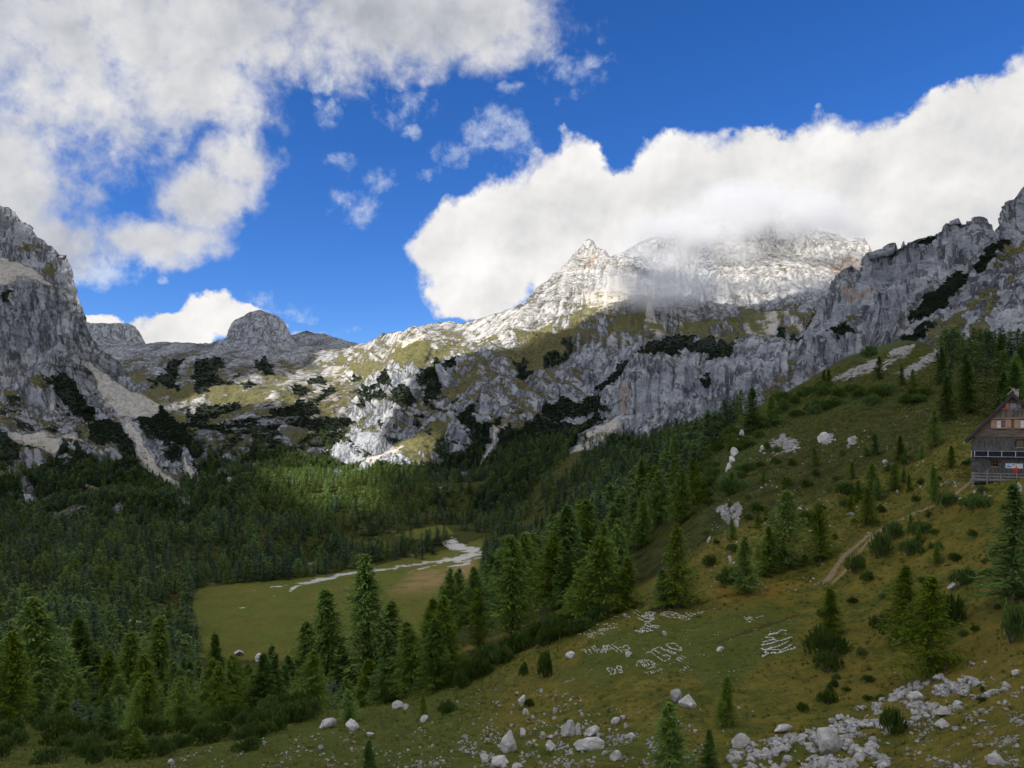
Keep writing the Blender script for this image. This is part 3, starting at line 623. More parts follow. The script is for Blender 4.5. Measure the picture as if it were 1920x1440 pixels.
# ------------------------------------------------------------------ valley floor and near hillside
GC = {
 -260: [(12, 1640), (48, 1480), (60, 1455), (75, 1420), (92, 1380), (108, 1360), (150, 1390), (250, 1310), (400, 1180), (560, 1085), (700, 1010), (850, 965), (1000, 955), (1150, 955), (1400, 950)],
 0:    [(12, 1640), (48, 1480), (60, 1455), (75, 1425), (92, 1390), (108, 1352), (150, 1385), (250, 1320), (400, 1200), (560, 1110), (700, 1030), (850, 975), (1000, 962), (1150, 960), (1400, 955)],
 200:  [(12, 1640), (48, 1475), (60, 1450), (78, 1420), (95, 1395), (115, 1385), (150, 1390), (200, 1370), (300, 1290), (430, 1215), (560, 1130), (700, 1045), (850, 985), (1000, 962), (1150, 955), (1400, 950)],
 400:  [(12, 1640), (48, 1468), (60, 1440), (80, 1395), (100, 1360), (115, 1358), (150, 1370), (200, 1365), (300, 1320), (400, 1262), (450, 1232), (550, 1159), (662, 1100), (720, 1075), (850, 1005), (950, 955), (1100, 905), (1250, 880), (1400, 900)],
 550:  [(12, 1640), (48, 1462), (60, 1430), (80, 1372), (100, 1332), (115, 1336), (150, 1350), (200, 1355), (300, 1330), (400, 1275), (450, 1237), (550, 1159), (662, 1100), (720, 1078), (800, 1045), (900, 1000), (1020, 950), (1180, 895), (1400, 905)],
 700:  [(12, 1640), (48, 1470), (60, 1425), (80, 1362), (98, 1324), (115, 1330), (150, 1350), (200, 1355), (300, 1328), (400, 1272), (450, 1237), (550, 1159), (662, 1100), (720, 1078), (800, 1045), (900, 1000), (1020, 950), (1180, 897), (1400, 905)],
 850:  [(12, 1640), (45, 1470), (55, 1425), (70, 1365), (85, 1315), (100, 1282), (130, 1215), (150, 1186), (170, 1180), (200, 1210), (300, 1250), (400, 1245), (450, 1230), (550, 1156), (662, 1097), (720, 1075), (800, 1043), (860, 1022), (900, 1005), (1000, 965), (1130, 905), (1400, 905)],
 1000: [(12, 1640), (45, 1465), (55, 1410), (70, 1325), (85, 1260), (100, 1215), (120, 1175), (150, 1130), (180, 1105), (210, 1098), (250, 1110), (320, 1125), (450, 1110), (600, 1065), (720, 1040), (800, 1015), (900, 970), (1000, 920), (1100, 875), (1400, 880)],
 1100: [(12, 1640), (44, 1465), (54, 1400), (68, 1310), (80, 1240), (90, 1190), (100, 1160), (115, 1137), (140, 1105), (170, 1065), (210, 1030), (260, 1010), (320, 1015), (450, 1010), (600, 985), (800, 930), (950, 885), (1050, 850), (1400, 810)],
 1200: [(12, 1640), (43, 1465), (53, 1390), (65, 1300), (78, 1215), (90, 1160), (98, 1135), (110, 1118), (130, 1085), (160, 1030), (190, 985), (220, 952), (250, 936), (300, 936), (400, 945), (600, 925), (800, 890), (950, 850), (1400, 800)],
 1300: [(12, 1640), (42, 1465), (52, 1385), (64, 1290), (78, 1205), (92, 1135), (105, 1085), (125, 1030), (150, 975), (180, 915), (210, 875), (240, 850), (280, 845), (400, 855), (600, 850), (800, 830), (1400, 800)],
 1400: [(12, 1640), (41, 1465), (51, 1380), (63, 1290), (77, 1200), (92, 1115), (110, 1030), (130, 960), (155, 890), (180, 835), (205, 790), (230, 775), (260, 775), (320, 782), (500, 800), (1400, 820)],
 1500: [(12, 1640), (40, 1465), (50, 1375), (62, 1285), (76, 1190), (90, 1110), (108, 1020), (130, 940), (155, 860), (185, 790), (215, 745), (245, 727), (280, 722), (330, 730), (500, 760), (1400, 810)],
 1600: [(12, 1640), (38, 1465), (47, 1380), (58, 1290), (72, 1190), (85, 1100), (100, 1010), (120, 920), (145, 840), (175, 770), (210, 715), (250, 680), (300, 665), (350, 668), (500, 710), (1400, 800)],
 1700: [(12, 1640), (36, 1465), (44, 1380), (54, 1290), (66, 1190), (80, 1080), (96, 990), (112, 920), (135, 840), (165, 765), (200, 700), (250, 655), (300, 640), (350, 645), (400, 660), (550, 700), (1400, 800)],
 1800: [(12, 1640), (33, 1465), (40, 1380), (48, 1290), (60, 1170), (73, 1070), (84, 975), (88, 930), (95, 903), (106, 870), (125, 815), (155, 750), (195, 695), (250, 668), (310, 665), (370, 675), (420, 690), (550, 720), (1400, 790)],
 1900: [(12, 1640), (30, 1465), (37, 1370), (45, 1260), (55, 1150), (65, 1060), (76, 975), (82, 930), (86, 902), (95, 896), (104, 885), (125, 815), (155, 740), (195, 690), (250, 675), (310, 680), (380, 690), (440, 700), (550, 720), (1400, 780)],
 2200: [(12, 1640), (26, 1465), (33, 1350), (41, 1230), (51, 1110), (62, 1020), (74, 940), (82, 890), (90, 870), (105, 845), (125, 770), (155, 700), (195, 660), (250, 650), (310, 655), (380, 665), (440, 680), (550, 700), (1400, 760)],
}
_gx = np.array(sorted(GC)); _gl = np.linspace(math.log(12), math.log(1400), 900)
_gt = np.stack([pchip(np.log([q[0] for q in GC[k]]), [q[1] for q in GC[k]], _gl) for k in _gx])   # columns x depth
# resample across columns, then soften the ridges so that the slopes roll into one another
_fx = np.arange(-260, 2201, 10.0)
_ft = np.stack([pchip(_gx, _gt[:, j], _fx) for j in range(len(_gl))], 1)
for _ in range(2):
    _ft[1:-1] = (_ft[:-2] + 2 * _ft[1:-1] + _ft[2:]) / 4
    _ft[:, 1:-1] = (_ft[:, :-2] + 2 * _ft[:, 1:-1] + _ft[:, 2:]) / 4
def ground_py(px, d):
    """Sight-line row of the smooth ground at column px and distance d."""
    px = np.asarray(px, float); l = np.log(np.clip(np.asarray(d, float), 12, 1400))
    a = np.clip((px + 260) / 10.0, 0, len(_fx) - 1.001); b = np.clip((l - _gl[0]) / (_gl[1] - _gl[0]), 0, len(_gl) - 1.001)
    i, j = a.astype(int), b.astype(int); u, v = a - i, b - j
    return (_ft[i, j] * (1 - u) + _ft[i + 1, j] * u) * (1 - v) + (_ft[i, j + 1] * (1 - u) + _ft[i + 1, j + 1] * u) * v
def ground_bumps(X, Y, d):
    """Hummocks in metres, smooth at every scale the eye can tell apart."""
    p = np.stack([X, Y, np.zeros_like(X)], 1)
    far = sstep(d, 120, 400)
    flat = sstep(X * 0 + d, 380, 440) * (1 - sstep(d, 700, 820)) * sstep(X / d * F0 + CX, 330, 400)
    b = 0.55 * fbm(p / 14, 3) * (1 - far) + 0.22 * fbm(p / 3.2, 3, 0.55) * (1 - far)
    b += 0.9 * fbm(p / 38, 3) * sstep(d, 40, 90) * (1 - sstep(d, 900, 1100) * 0.0) * (1 - flat)
    b += 13.0 * fbm(p / 110, 3) * sstep(d, 560, 800) * (1 - flat) * (1 - 0.7 * sstep(d, 1000, 1200)) + 1.6 * fbm(p / 25, 3) * far * (1 - flat)
    return b
def ground_z(X, Y):
    X = np.atleast_1d(np.asarray(X, float)); Y = np.atleast_1d(np.asarray(Y, float))
    d = np.maximum(Y, 12.0)
    return -d * (ground_py(CX + F0 * X / d, d) - HY) / F0 + ground_bumps(X, Y, d)
_GRID = {}
def hits(px, py):
    """Where the sight lines (px, py) first meet the ground sheet."""
    px = np.atleast_1d(np.asarray(px, float)); py = np.atleast_1d(np.asarray(py, float))
    u, d, PY = _GRID['u'], _GRID['d'], _GRID['PY']
    a = np.clip((px - u[0]) / (u[1] - u[0]), 0, len(u) - 1.001); i = a.astype(int); f = (a - i)[:, None]
    prof = PY[:, i].T * (1 - f) + PY[:, i + 1].T * f
    prof[:, d < 26] = 1e9
    below = prof <= py[:, None]; k = np.where(below.any(1), below.argmax(1), len(d) - 1); k = np.maximum(k, 1)
    r = np.arange(len(px)); y0, y1 = prof[r, k - 1], prof[r, k]
    t = np.clip((py - y0) / np.where(np.abs(y1 - y0) < 1e-6, 1e-6, y1 - y0), 0, 1)
    dd = d[k - 1] + (d[k] - d[k - 1]) * t
    P = unproj(px, py, dd)
    P[:, 2] = ground_z(P[:, 0], P[:, 1])
    return P
def hit(px, py): return hits(px, py)[0]

STREAM = [[(905, 1033, 2.5), (850, 1046, 3), (760, 1061, 3), (690, 1069, 3), (640, 1077, 3.2), (600, 1086, 4), (560, 1096, 3.4), (545, 1106, 4)],
          [(600, 1084, 1), (560, 1092, 1), (500, 1102, .8), (430, 1113, .8)], [(550, 1106, 1), (520, 1115, .9), (490, 1125, .8)], [(455, 1136, 2), (440, 1142, 1)],
          [(870, 1042, 2), (820, 1058, 2), (760, 1074, 1)], [(880, 1056, 3), (840, 1060, 2)], [(866, 1070, 2), (850, 1078, 2)], [(540, 1126, 1), (590, 1120, 1)]]
GRAVEL = [[(810, 1054), (850, 1044), (905, 1035), (905, 1046), (868, 1053)], [(826, 1016), (848, 1008), (866, 1018), (905, 1027), (882, 1036), (842, 1032)]]
PATHS = [[(1822, 902, 4), (1790, 925, 4), (1760, 943, 3), (1715, 962, 4), (1690, 972, 3), (1660, 988, 4), (1625, 1005, 4), (1596, 1030, 5), (1580, 1045, 6), (1562, 1072, 8), (1550, 1086, 6), (1528, 1094, 4)],
         [(1655, 990, 3), (1622, 1020, 4), (1598, 1050, 5), (1588, 1066, 4), (1560, 1094, 3)],
         [(1690, 764, 1.6), (1725, 772, 1.8), (1765, 783, 1.8), (1815, 795, 1.6)], [(1690, 828, 1.5), (1742, 845, 1.5)],
         [(1060, 1278, 2), (1095, 1268, 1.5)], [(1195, 1336, 1.5), (1240, 1310, 1.5)]]
DITCH = [[(1345, 1202, 2.5), (1400, 1182, 3), (1450, 1166, 3), (1500, 1148, 2)]]
LUSH = [[(1085, 1240), (1110, 1180), (1200, 1150), (1330, 1140), (1430, 1120), (1510, 1160), (1500, 1235), (1440, 1250), (1390, 1290), (1330, 1330), (1300, 1280), (1180, 1270), (1100, 1300)],
        [(1210, 1370), (1260, 1350), (1240, 1440), (860, 1440), (900, 1400), (1000, 1380)], [(1800, 905), (1750, 940), (1640, 975), (1660, 960), (1740, 920)],
        [(1030, 1250), (1100, 1230), (1120, 1290), (1050, 1300)], [(480, 1380), (620, 1350), (640, 1390), (520, 1400)]]
BARE = [[(1558, 716), (1600, 690), (1647, 671), (1642, 692), (1600, 714)], [(1680, 702), (1722, 680), (1772, 644), (1768, 668), (1732, 692), (1700, 712)], [(1650, 682), (1672, 655), (1722, 644), (1716, 657), (1672, 682)],
        [(1358, 884), (1376, 848), (1390, 800), (1399, 810), (1389, 852), (1370, 884)], [(1788, 582), (1812, 558), (1834, 548), (1826, 570), (1798, 590)], [(1438, 835), (1470, 815), (1500, 830), (1490, 848), (1450, 850)],
        [(1540, 820), (1565, 808), (1562, 832), (1546, 834)], [(1588, 830), (1604, 822), (1604, 838), (1590, 842)], [(1342, 955), (1385, 940), (1395, 965), (1375, 985), (1345, 970)], [(1640, 690), (1680, 660), (1690, 668), (1650, 700)],
        [(1800, 600), (1850, 560), (1860, 570), (1820, 615)], [(1380, 760), (1420, 730), (1440, 735), (1400, 775)]]
ORANGE = [[(845, 1200), (880, 1172), (930, 1175), (915, 1205), (860, 1225)], [(985, 1150), (1040, 1105), (1070, 1120), (1010, 1160)], [(1180, 1060), (1250, 1010), (1280, 1040), (1210, 1080)], [(1300, 1110), (1420, 1090), (1540, 1095), (1480, 1110), (1350, 1130)]]
PINES_HILL = [[(1610, 668), (1700, 622), (1740, 600), (1750, 612), (1690, 650), (1620, 680)], 
              [(1330, 870), (1400, 770), (1500, 735), (1560, 720), (1680, 735), (1740, 740), (1760, 770), (1690, 760), (1600, 768), (1520, 790), (1450, 800), (1400, 880), (1380, 900), (1330, 960), (1300, 990)],
              [(1340, 800), (1380, 790), (1300, 930), (1200, 1010), (1180, 1000)]]

def build_ground():
    nc, nr = 760, 560
    u = np.linspace(-260, 2200, nc)
    # rows follow the foreshortening: denser where the ground is seen at a steep angle
    l = np.concatenate([np.linspace(math.log(2.0), math.log(26), 14, endpoint=False), np.linspace(math.log(26), math.log(130), 270, endpoint=False), np.linspace(math.log(130), math.log(1400), nr - 284)])
    d = np.exp(l)
    PX = np.repeat(u[None], nr, 0).ravel(); D = np.repeat(d[:, None], nc, 1).ravel()
    X = D * (PX - CX) / F0; Y = D
    Z = ground_z(X, Y)
    k = D < 12
    Z[k] = -1.9 - (6.9 - 1.9) * (D[k] / 12) ** 1.0
    V = np.stack([X, Y, Z], 1)
    PY = HY - F0 * Z / D
    _GRID.update(u=u, d=d, PY=PY.reshape(nr, nc).copy())
    w1 = 5.0 * gnoise(np.stack([PX / 14, PY / 9, np.zeros_like(PX)], 1)) + 6 * gnoise(np.stack([PX / 45, PY / 25, np.full_like(PX, 3.)], 1)); w2 = 3.5 * gnoise(np.stack([PX / 14, PY / 9, np.full_like(PX, 5.)], 1))
    vis = np.ones_like(PX)
    # only the near hill carries the near masks, only the valley the stream
    near = 1 - sstep(D, 420, 470); vall = sstep(D, 430, 470)
    A = {}
    A['path'] = cover(PX + w1 * 0.7, PY + w2 * 0.7, (), [[(a, b, c * .6) for a, b, c in p] for p in PATHS], 2.2) * (1 - sstep(D, 220, 260))
    A['ditch'] = cover(PX + w1 * 0.6, PY + w2 * 0.6, (), DITCH, 2.5) * (1 - sstep(D, 120, 140))
    A['gravel'] = cover(PX + w1 * 1.2, PY + w2 * 0.7, GRAVEL, STREAM, 2.2) * vall
    A['lush'] = np.maximum(0.62 * cover(PX + 3 * w1, PY + 3 * w2, LUSH, (), 26.0), 0.8 * (1 - sstep(PX, 750, 1150))) * (1 - sstep(D, 120, 140))
    A['bare'] = cover(PX + 1.6 * w1, PY + 1.6 * w2, BARE, (), 8.0) * near
    A['orange'] = cover(PX + w1, PY + w2, ORANGE, (), 9.0) * near
    A['pine'] = cover(PX + w1, PY + w2, PINES_HILL, (), 5.0) * near * sstep(D, 120, 150)
    mead = [[(366, 1240), (362, 1120), (372, 1104), (470, 1092), (560, 1086), (700, 1062), (840, 1030), (905, 1010), (905, 1100), (760, 1240), (560, 1262), (440, 1236)], [(735, 1000), (830, 985), (850, 1000), (800, 1012), (760, 1008)]]
    A['meadow'] = cover(PX + w1, PY + w2 * 0.6, mead, (), 3.0) * vall * (1 - sstep(D, 1000, 1050))
    A['drybed'] = cover(PX + w1, PY + w2 * 0.6, [[(735, 1110), (770, 1075), (840, 1055), (890, 1045), (890, 1090), (800, 1110)]], (), 12.0) * vall
    A['wild'] = sstep(D, 95, 150) * (1 - A['meadow'])
    for kk in ('path', 'ditch', 'bare'):
        pass
    V[:, 2] -= 0.12 * A['path'] * (D < 140) + 0.35 * A['ditch']
    V[:, 2] += A['bare'] * np.minimum(1.6 * ridged(V / 5.0, 3), 2.4) * (D > 90)
    V[:, 2] -= 0.8 * A['gravel']
    o = grid_mesh('ground', V, nr, nc, GROUND_MAT, A)
    o['kind'] = 'structure'; o['label'] = 'grassy hillside and valley floor with a gravel stream bed'
    return o

def ground_material():
    m, g = new_mat('alpine_ground')
    geo = g.new('ShaderNodeNewGeometry'); P = geo.outputs['Position']
    n_a = g.noise(P, 0.05, 4, 0.6); n_b = g.noise(P, 0.35, 5, 0.65); n_c = g.noise(P, 1.6, 5, 0.7); n_d = g.noise(P, 6.0, 4, 0.7)
    heath = g.mix(g.step(n_b, 0.36, 0.62), (0.093, 0.110, 0.017), (0.211, 0.173, 0.029))
    heath = g.mix(g.mul(g.step(n_c, 0.46, 0.66), 0.75), heath, (0.058, 0.081, 0.015))
    heath = g.mix(g.mul(g.step(n_a, 0.45, 0.65), 0.45), heath, (0.230, 0.166, 0.034))
    heath = g.mix(g.mul(g.step(n_d, 0.52, 0.72), 0.5), heath, (0.321, 0.252, 0.057))
    lush_c = g.mix(g.step(n_b, 0.35, 0.65), (0.086, 0.121, 0.020), (0.134, 0.146, 0.029))
    lush_c = g.mix(g.mul(g.step(n_c, 0.46, 0.66), 0.7), lush_c, (0.053, 0.071, 0.014))
    lk = g.step(g.add(g.attr('lush'), g.mul(g.sub(n_b, 0.5), 0.9)), 0.3, 0.7)
    c = g.mix(lk, heath, lush_c)
    c = g.mix(g.mul(g.step(g.add(g.attr('orange'), g.mul(g.sub(n_b, .5), .8)), 0.4, 0.7), 0.8), c, g.mix(g.step(n_c, .4, .6), (0.342, 0.191, 0.044), (0.202, 0.172, 0.034)))
    # forest floor and scrub farther off
    wild = g.attr('wild')
    floor = g.mix(g.step(n_b, 0.38, 0.6), (0.035, 0.047, 0.012), (0.077, 0.080, 0.017))
    floor = g.mix(g.mul(g.step(g.noise(P, 0.055, 6, 0.7), 0.62, 0.70), 0.8), floor, (0.300, 0.290, 0.270))
    c = g.mix(g.step(g.add(wild, g.mul(g.sub(n_a, .5), .8)), 0.45, 0.75), c, floor)
    # valley meadow, faintly combed
    md = g.attr('meadow')
    mc = g.mix(g.step(g.noise(P, 0.02, 5, 0.6), 0.35, 0.62), (0.124, 0.161, 0.025), (0.162, 0.153, 0.032))
    mc = g.mix(g.mul(g.step(g.add(g.mul(n_b, .6), g.mul(n_a, .4)), 0.44, 0.58), 0.65), mc, (0.101, 0.114, 0.022))
    mc = g.mix(g.mul(g.attr('drybed'), g.step(n_a, 0.3, 0.55)), mc, (0.314, 0.227, 0.095))
    c = g.mix(g.step(md, 0.4, 0.6), c, mc)
    stones = g.mix(g.step(n_c, 0.35, 0.65), (0.460, 0.450, 0.430), (0.740, 0.720, 0.690))
    gk = g.step(g.add(g.mul(g.attr('gravel'), .78), g.add(g.mul(g.sub(n_b, .5), .6), g.mul(g.sub(g.noise(g.vm('MULTIPLY', P, (.35, 1, 1)), 0.09, 6, .7), .5), 2.6))), 0.48, 0.72)
    c = g.mix(gk, c, stones)
    # outcrops
    bk = g.step(g.add(g.attr('bare'), g.add(g.mul(g.sub(n_b, .5), 1.7), g.mul(g.sub(n_c, .5), 0.8))), 0.46, 0.60)
    c = g.mix(bk, c, g.mix(g.step(n_c, .35, .65), (0.200, 0.200, 0.205), (0.460, 0.450, 0.440)))
    pk = g.step(g.add(g.attr('pine'), g.mul(g.sub(n_b, .5), .9)), 0.45, 0.55)
    c = g.mix(pk, c, g.mix(g.step(n_c, .35, .65), (0.037, 0.061, 0.017), (0.083, 0.110, 0.027)))
    # trodden path, stony brown
    tk = g.mul(g.step(g.add(g.attr('path'), g.add(g.mul(g.sub(n_c, .5), 1.2), g.mul(g.sub(n_b, .5), .6))), 0.38, 0.60), .85)
    c = g.mix(tk, c, g.mix(g.step(n_d, .35, .65), (0.342, 0.231, 0.107), (0.360, 0.300, 0.250)))
    dk = g.step(g.add(g.attr('ditch'), g.mul(g.sub(n_c, .5), .9)), 0.4, 0.65)
    c = g.mix(g.mul(dk, .85), c, (0.093, 0.067, 0.021))
    h = g.add(g.mul(n_b, 1.1), g.add(g.mul(n_c, 0.75), g.mul(n_d, 0.22)))
    finish(g, principled(g, c, 0.95, bump(g, h, 0.9, 0.9), 0.1))
    return m
GROUND_MAT = ground_material()
build_ground()

# ------------------------------------------------------------------ out-of-view cloud deck, shaped to shade all but the LIT zones
LIT = [[(640, 662), (690, 638), (860, 596), (985, 558), (1040, 503), (1106, 440), (1152, 474), (1195, 540), (1172, 570), (1085, 602), (985, 642), (885, 674), (825, 692), (775, 724), (748, 765), (712, 800), (692, 850), (640, 842), (622, 790),
        (606, 770), (560, 762), (480, 754), (400, 762), (340, 778), (322, 762), (400, 735), (470, 705), (560, 690), (600, 664)],
       [(690, 868), (760, 840), (828, 806), (816, 832), (780, 862), (720, 872)],
       [(500, 872), (600, 836), (700, 826), (775, 864), (745, 950), (670, 972), (590, 956), (540, 915)],
       [(1150, 470), (1300, 420), (1350, 400), (1450, 375), (1560, 405), (1645, 435), (1650, 482), (1610, 492), (1570, 532), (1500, 548), (1400, 555), (1330, 548), (1290, 510), (1200, 500)]]
MIST = [  # px, py, distance, radius across, along, up, weight
    (1235, 545, 1850, 125, 160, 55, 1.0), (1175, 530, 2050, 90, 160, 45, .75), (1300, 535, 1880, 120, 160, 55, .8), (1250, 490, 2250, 150, 160, 60, .55),
    (1330, 440, 2450, 190, 200, 75, .75), (1430, 410, 2500, 190, 200, 80, .85), (1520, 405, 2420, 190, 200, 75, 1.0), (1600, 430, 2350, 120, 150, 50, .7), (1380, 480, 2250, 150, 130, 45, .45), (1440, 535, 1950, 150, 110, 26, .55),
    (1370, 540, 1900, 110, 110, 28, .6), (1530, 535, 2000, 90, 90, 22, .4), (1400, 385, 2650, 280, 190, 85, 1.0), (1270, 430, 2600, 220, 190, 75, .9), (1190, 470, 2550, 110, 150, 50, .7), (1480, 400, 2450, 180, 150, 60, .8)]
def build_shade_deck():
    zc, cell = 2700.0, 42.0
    pts, lit = [], []
    for (name, px, py, V, mk, nrt, nc) in SHEETS:
        k = np.arange(0, (nrt - 16) * nc)
        k = k[::3]
        pts.append(V[k]); L = np.zeros(len(k))
        if name in ('main_massif', 'back_plateau'):
            for p in LIT: L = np.maximum(L, (poly_sd(px[k], py[k], p) < 0) * 1.0)
        lit.append(L)
    gpx, gd = np.meshgrid(np.linspace(-250, 2190, 240), np.exp(np.linspace(math.log(20), math.log(1390), 260)), indexing='ij')
    gpy = ground_py(gpx.ravel(), gd.ravel()).reshape(gpx.shape)
    vis = gpy <= np.minimum.accumulate(gpy, axis=1) + 3
    G = unproj(gpx, gpy, gd)[vis]; L = np.zeros(len(G)); m = (gd[vis] > 850)
    L[m] = np.maximum(poly_sd(gpx[vis][m], gpy[vis][m], LIT[2]) < 0, poly_sd(gpx[vis][m], gpy[vis][m], LIT[1]) < 0) * 1.0
    pts.append(G); lit.append(L)
    rgm = np.random.default_rng(2)                       # the summit veil catches the sun as well
    for b in MIST:
        if b[1] < 500:
            q = rgm.normal(size=(500, 3)); q /= np.linalg.norm(q, axis=1)[:, None]; q *= rgm.random((500, 1)) ** .33 * .8
            pts.append(unproj(b[0], b[1], b[2]) + q * np.array(b[3:6])); lit.append(np.ones(500))
    pts = np.concatenate(pts); lit = np.concatenate(lit)
    t = (zc - pts[:, 2]) / S.z
    q = pts[:, :2] + t[:, None] * np.array([S.x, S.y])
    lo = q.min(0) - 700; n = np.ceil((q.max(0) + 700 - lo) / cell).astype(int)
    ij = ((q - lo) / cell).astype(int)
    sh = np.zeros(n); li = np.zeros(n)
    np.add.at(sh, (ij[:, 0], ij[:, 1]), 1 - lit); np.add.at(li, (ij[:, 0], ij[:, 1]), lit)
    f = np.where(li > sh * 0.12, -1.0, np.where(sh > 0, 1.0, 0.0))
    # spread both votes into the cells nobody voted on
    for _ in range(12):
        p = np.pad(f, 1, mode='edge'); cnt = np.pad((f != 0) * 1.0, 1, mode='edge')
        sm = sum(p[1 + a:1 + a + n[0], 1 + b:1 + b + n[1]] for a in (-1, 0, 1) for b in (-1, 0, 1))
        cn = sum(cnt[1 + a:1 + a + n[0], 1 + b:1 + b + n[1]] for a in (-1, 0, 1) for b in (-1, 0, 1))
        f = np.where(f == 0, np.where(cn > 1, np.clip(sm / np.maximum(cn, 1), -1, 1) * 0.97, 0), f)
    for _ in range(1):
        p = np.pad(f, 1, mode='edge')
        f = sum(p[1 + a:1 + a + n[0], 1 + b:1 + b + n[1]] * w for a, b, w in ((0, 0, .4), (1, 0, .15), (-1, 0, .15), (0, 1, .15), (0, -1, .15)))
    # finer grid with ragged edges
    k = 2
    gx = np.linspace(0, n[0] - 1.001, n[0] * k); gy = np.linspace(0, n[1] - 1.001, n[1] * k)
    A, B = np.meshgrid(gx, gy, indexing='ij'); i, j = A.astype(int), B.astype(int); u, v = A - i, B - j
    F = (f[i, j] * (1 - u) + f[i + 1, j] * u) * (1 - v) + (f[i, j + 1] * (1 - u) + f[i + 1, j + 1] * u) * v
    XY = np.stack([lo[0] + (A + .5) * cell, lo[1] + (B + .5) * cell], -1)
    P3 = np.concatenate([XY.reshape(-1, 2), np.zeros((XY.size // 2, 1))], 1)
    F = F + 0.35 * fbm(P3 / 170, 4, 0.6).reshape(F.shape)
    h = np.sqrt(np.clip(F - 0.12, 0, 1))
    bil = (0.75 + 0.5 * fbm(P3 / 200, 3)).reshape(F.shape)
    top = zc + 60 * h * bil; bot = zc - 26 * h * (1.1 - 0.3 * bil) - 0.5
    nx, ny = F.shape
    idx = np.arange(nx * ny).reshape(nx, ny)
    quad = np.stack([idx[:-1, :-1], idx[1:, :-1], idx[1:, 1:], idx[:-1, 1:]], -1).reshape(-1, 4)
    keep = (h.ravel()[quad] > 0).any(1)
    quad = quad[keep]
    V = np.concatenate([np.concatenate([XY.reshape(-1, 2), top.reshape(-1, 1)], 1), np.concatenate([XY.reshape(-1, 2), bot.reshape(-1, 1)], 1)])
    faces = np.concatenate([quad, quad[:, ::-1] + nx * ny])
    used = np.unique(faces); remap = np.zeros(len(V), int); remap[used] = np.arange(len(used))
    m, g = new_mat('shade_cloud')
    df = g.new('ShaderNodeBsdfDiffuse'); df.inputs[0].default_value = (0.93, 0.94, 0.96, 1)
    tr = g.new('ShaderNodeBsdfTranslucent'); tr.inputs[0].default_value = (0.95, 0.96, 0.98, 1)
    mx = g.new('ShaderNodeMixShader'); mx.inputs[0].default_value = 0.62
    g.l.new(df.outputs[0], mx.inputs[1]); g.l.new(tr.outputs[0], mx.inputs[2]); finish(g, mx)
    me = bpy.data.meshes.new('shade_cloud_deck'); me.from_pydata(V[used].tolist(), [], remap[faces].tolist()); me.update()
    me.polygons.foreach_set('use_smooth', np.ones(len(me.polygons), bool)); me.materials.append(m)
    o = bpy.data.objects.new('shade_cloud_deck', me); COL.objects.link(o)
    o['kind'] = 'stuff'; o['label'] = 'unseen cloud cover shaped to shade the valley'; o['category'] = 'cloud'
build_shade_deck()


# ------------------------------------------------------------------ helpers for things
def tag(o, label=None, cat=None, group=None, kind=None):
    if label: o['label'] = label
    if cat: o['category'] = cat
    if group: o['group'] = group
    if kind: o['kind'] = kind
    return o
def mesh_from(name, verts, faces, mats, midx=None, smooth=False):
    me = bpy.data.meshes.new(name)
    me.from_pydata([tuple(v) for v in verts], [], [tuple(f) for f in faces])
    for m in (mats if isinstance(mats, (list, tuple)) else [mats]): me.materials.append(m)
    if midx is not None: me.polygons.foreach_set('material_index', np.asarray(midx, np.int32))
    me.polygons.foreach_set('use_smooth', np.full(len(me.polygons), smooth))
    me.update()
    return me
def link(name, me, parent=None, loc=None, rot=None, scale=None):
    o = bpy.data.objects.new(name, me); COL.objects.link(o)
    if parent is not None: o.parent = parent
    if loc is not None: o.location = loc
    if rot is not None: o.rotation_euler = rot
    if scale is not None: o.scale = scale
    return o
def tube(pts, rads, sides=7):
    """Tapered tube through points; returns verts, faces."""
    V, Fc = [], []
    for k, (p, r) in enumerate(zip(pts, rads)):
        p = Vector(p)
        t = (Vector(pts[min(k + 1, len(pts) - 1)]) - Vector(pts[max(k - 1, 0)])).normalized()
        a = t.orthogonal().normalized(); b = t.cross(a)
        for s in range(sides):
            an = 2 * math.pi * s / sides
            V.append(tuple(p + (a * math.cos(an) + b * math.sin(an)) * r))
    for k in range(len(pts) - 1):
        for s in range(sides):
            Fc.append((k * sides + s, k * sides + (s + 1) % sides, (k + 1) * sides + (s + 1) % sides, (k + 1) * sides + s))
    Fc.append(tuple(range((len(pts) - 1) * sides, len(pts) * sides)))
    return V, Fc

# ------------------------------------------------------------------ plant materials
def foliage_mat(name, dark, light, tips, transl=0.30):
    m, g = new_mat(name)
    oi = g.new('ShaderNodeObjectInfo'); rnd = oi.outputs['Random']
    P = g.new('ShaderNodeNewGeometry').outputs['Position']
    n = g.noise(P, 0.9, 3, 0.6); n2 = g.noise(P, 5.0, 2, 0.6)
    c = g.mix(g.step(n, 0.34, 0.66), dark, light)
    c = g.mix(g.mul(g.step(n2, 0.5, 0.75), 0.6), c, tips)
    hs = g.new('ShaderNodeHueSaturation')
    g.put(hs.inputs['Hue'], g.mad(rnd, 0.022, 0.488)); g.put(hs.inputs['Value'], g.mad(rnd, 0.5, 0.72)); g.put(hs.inputs['Saturation'], g.mad(rnd, -0.2, 1.0))
    g.l.new(c, hs.inputs['Color']); c = hs.outputs[0]
    b = principled(g, c, 0.75, None, 0.15)
    t = g.new('ShaderNodeBsdfTranslucent'); g.l.new(c, t.inputs[0])
    mx = g.new('ShaderNodeMixShader'); mx.inputs[0].default_value = transl
    g.l.new(b.outputs[0], mx.inputs[1]); g.l.new(t.outputs[0], mx.inputs[2]); finish(g, mx)
    return m
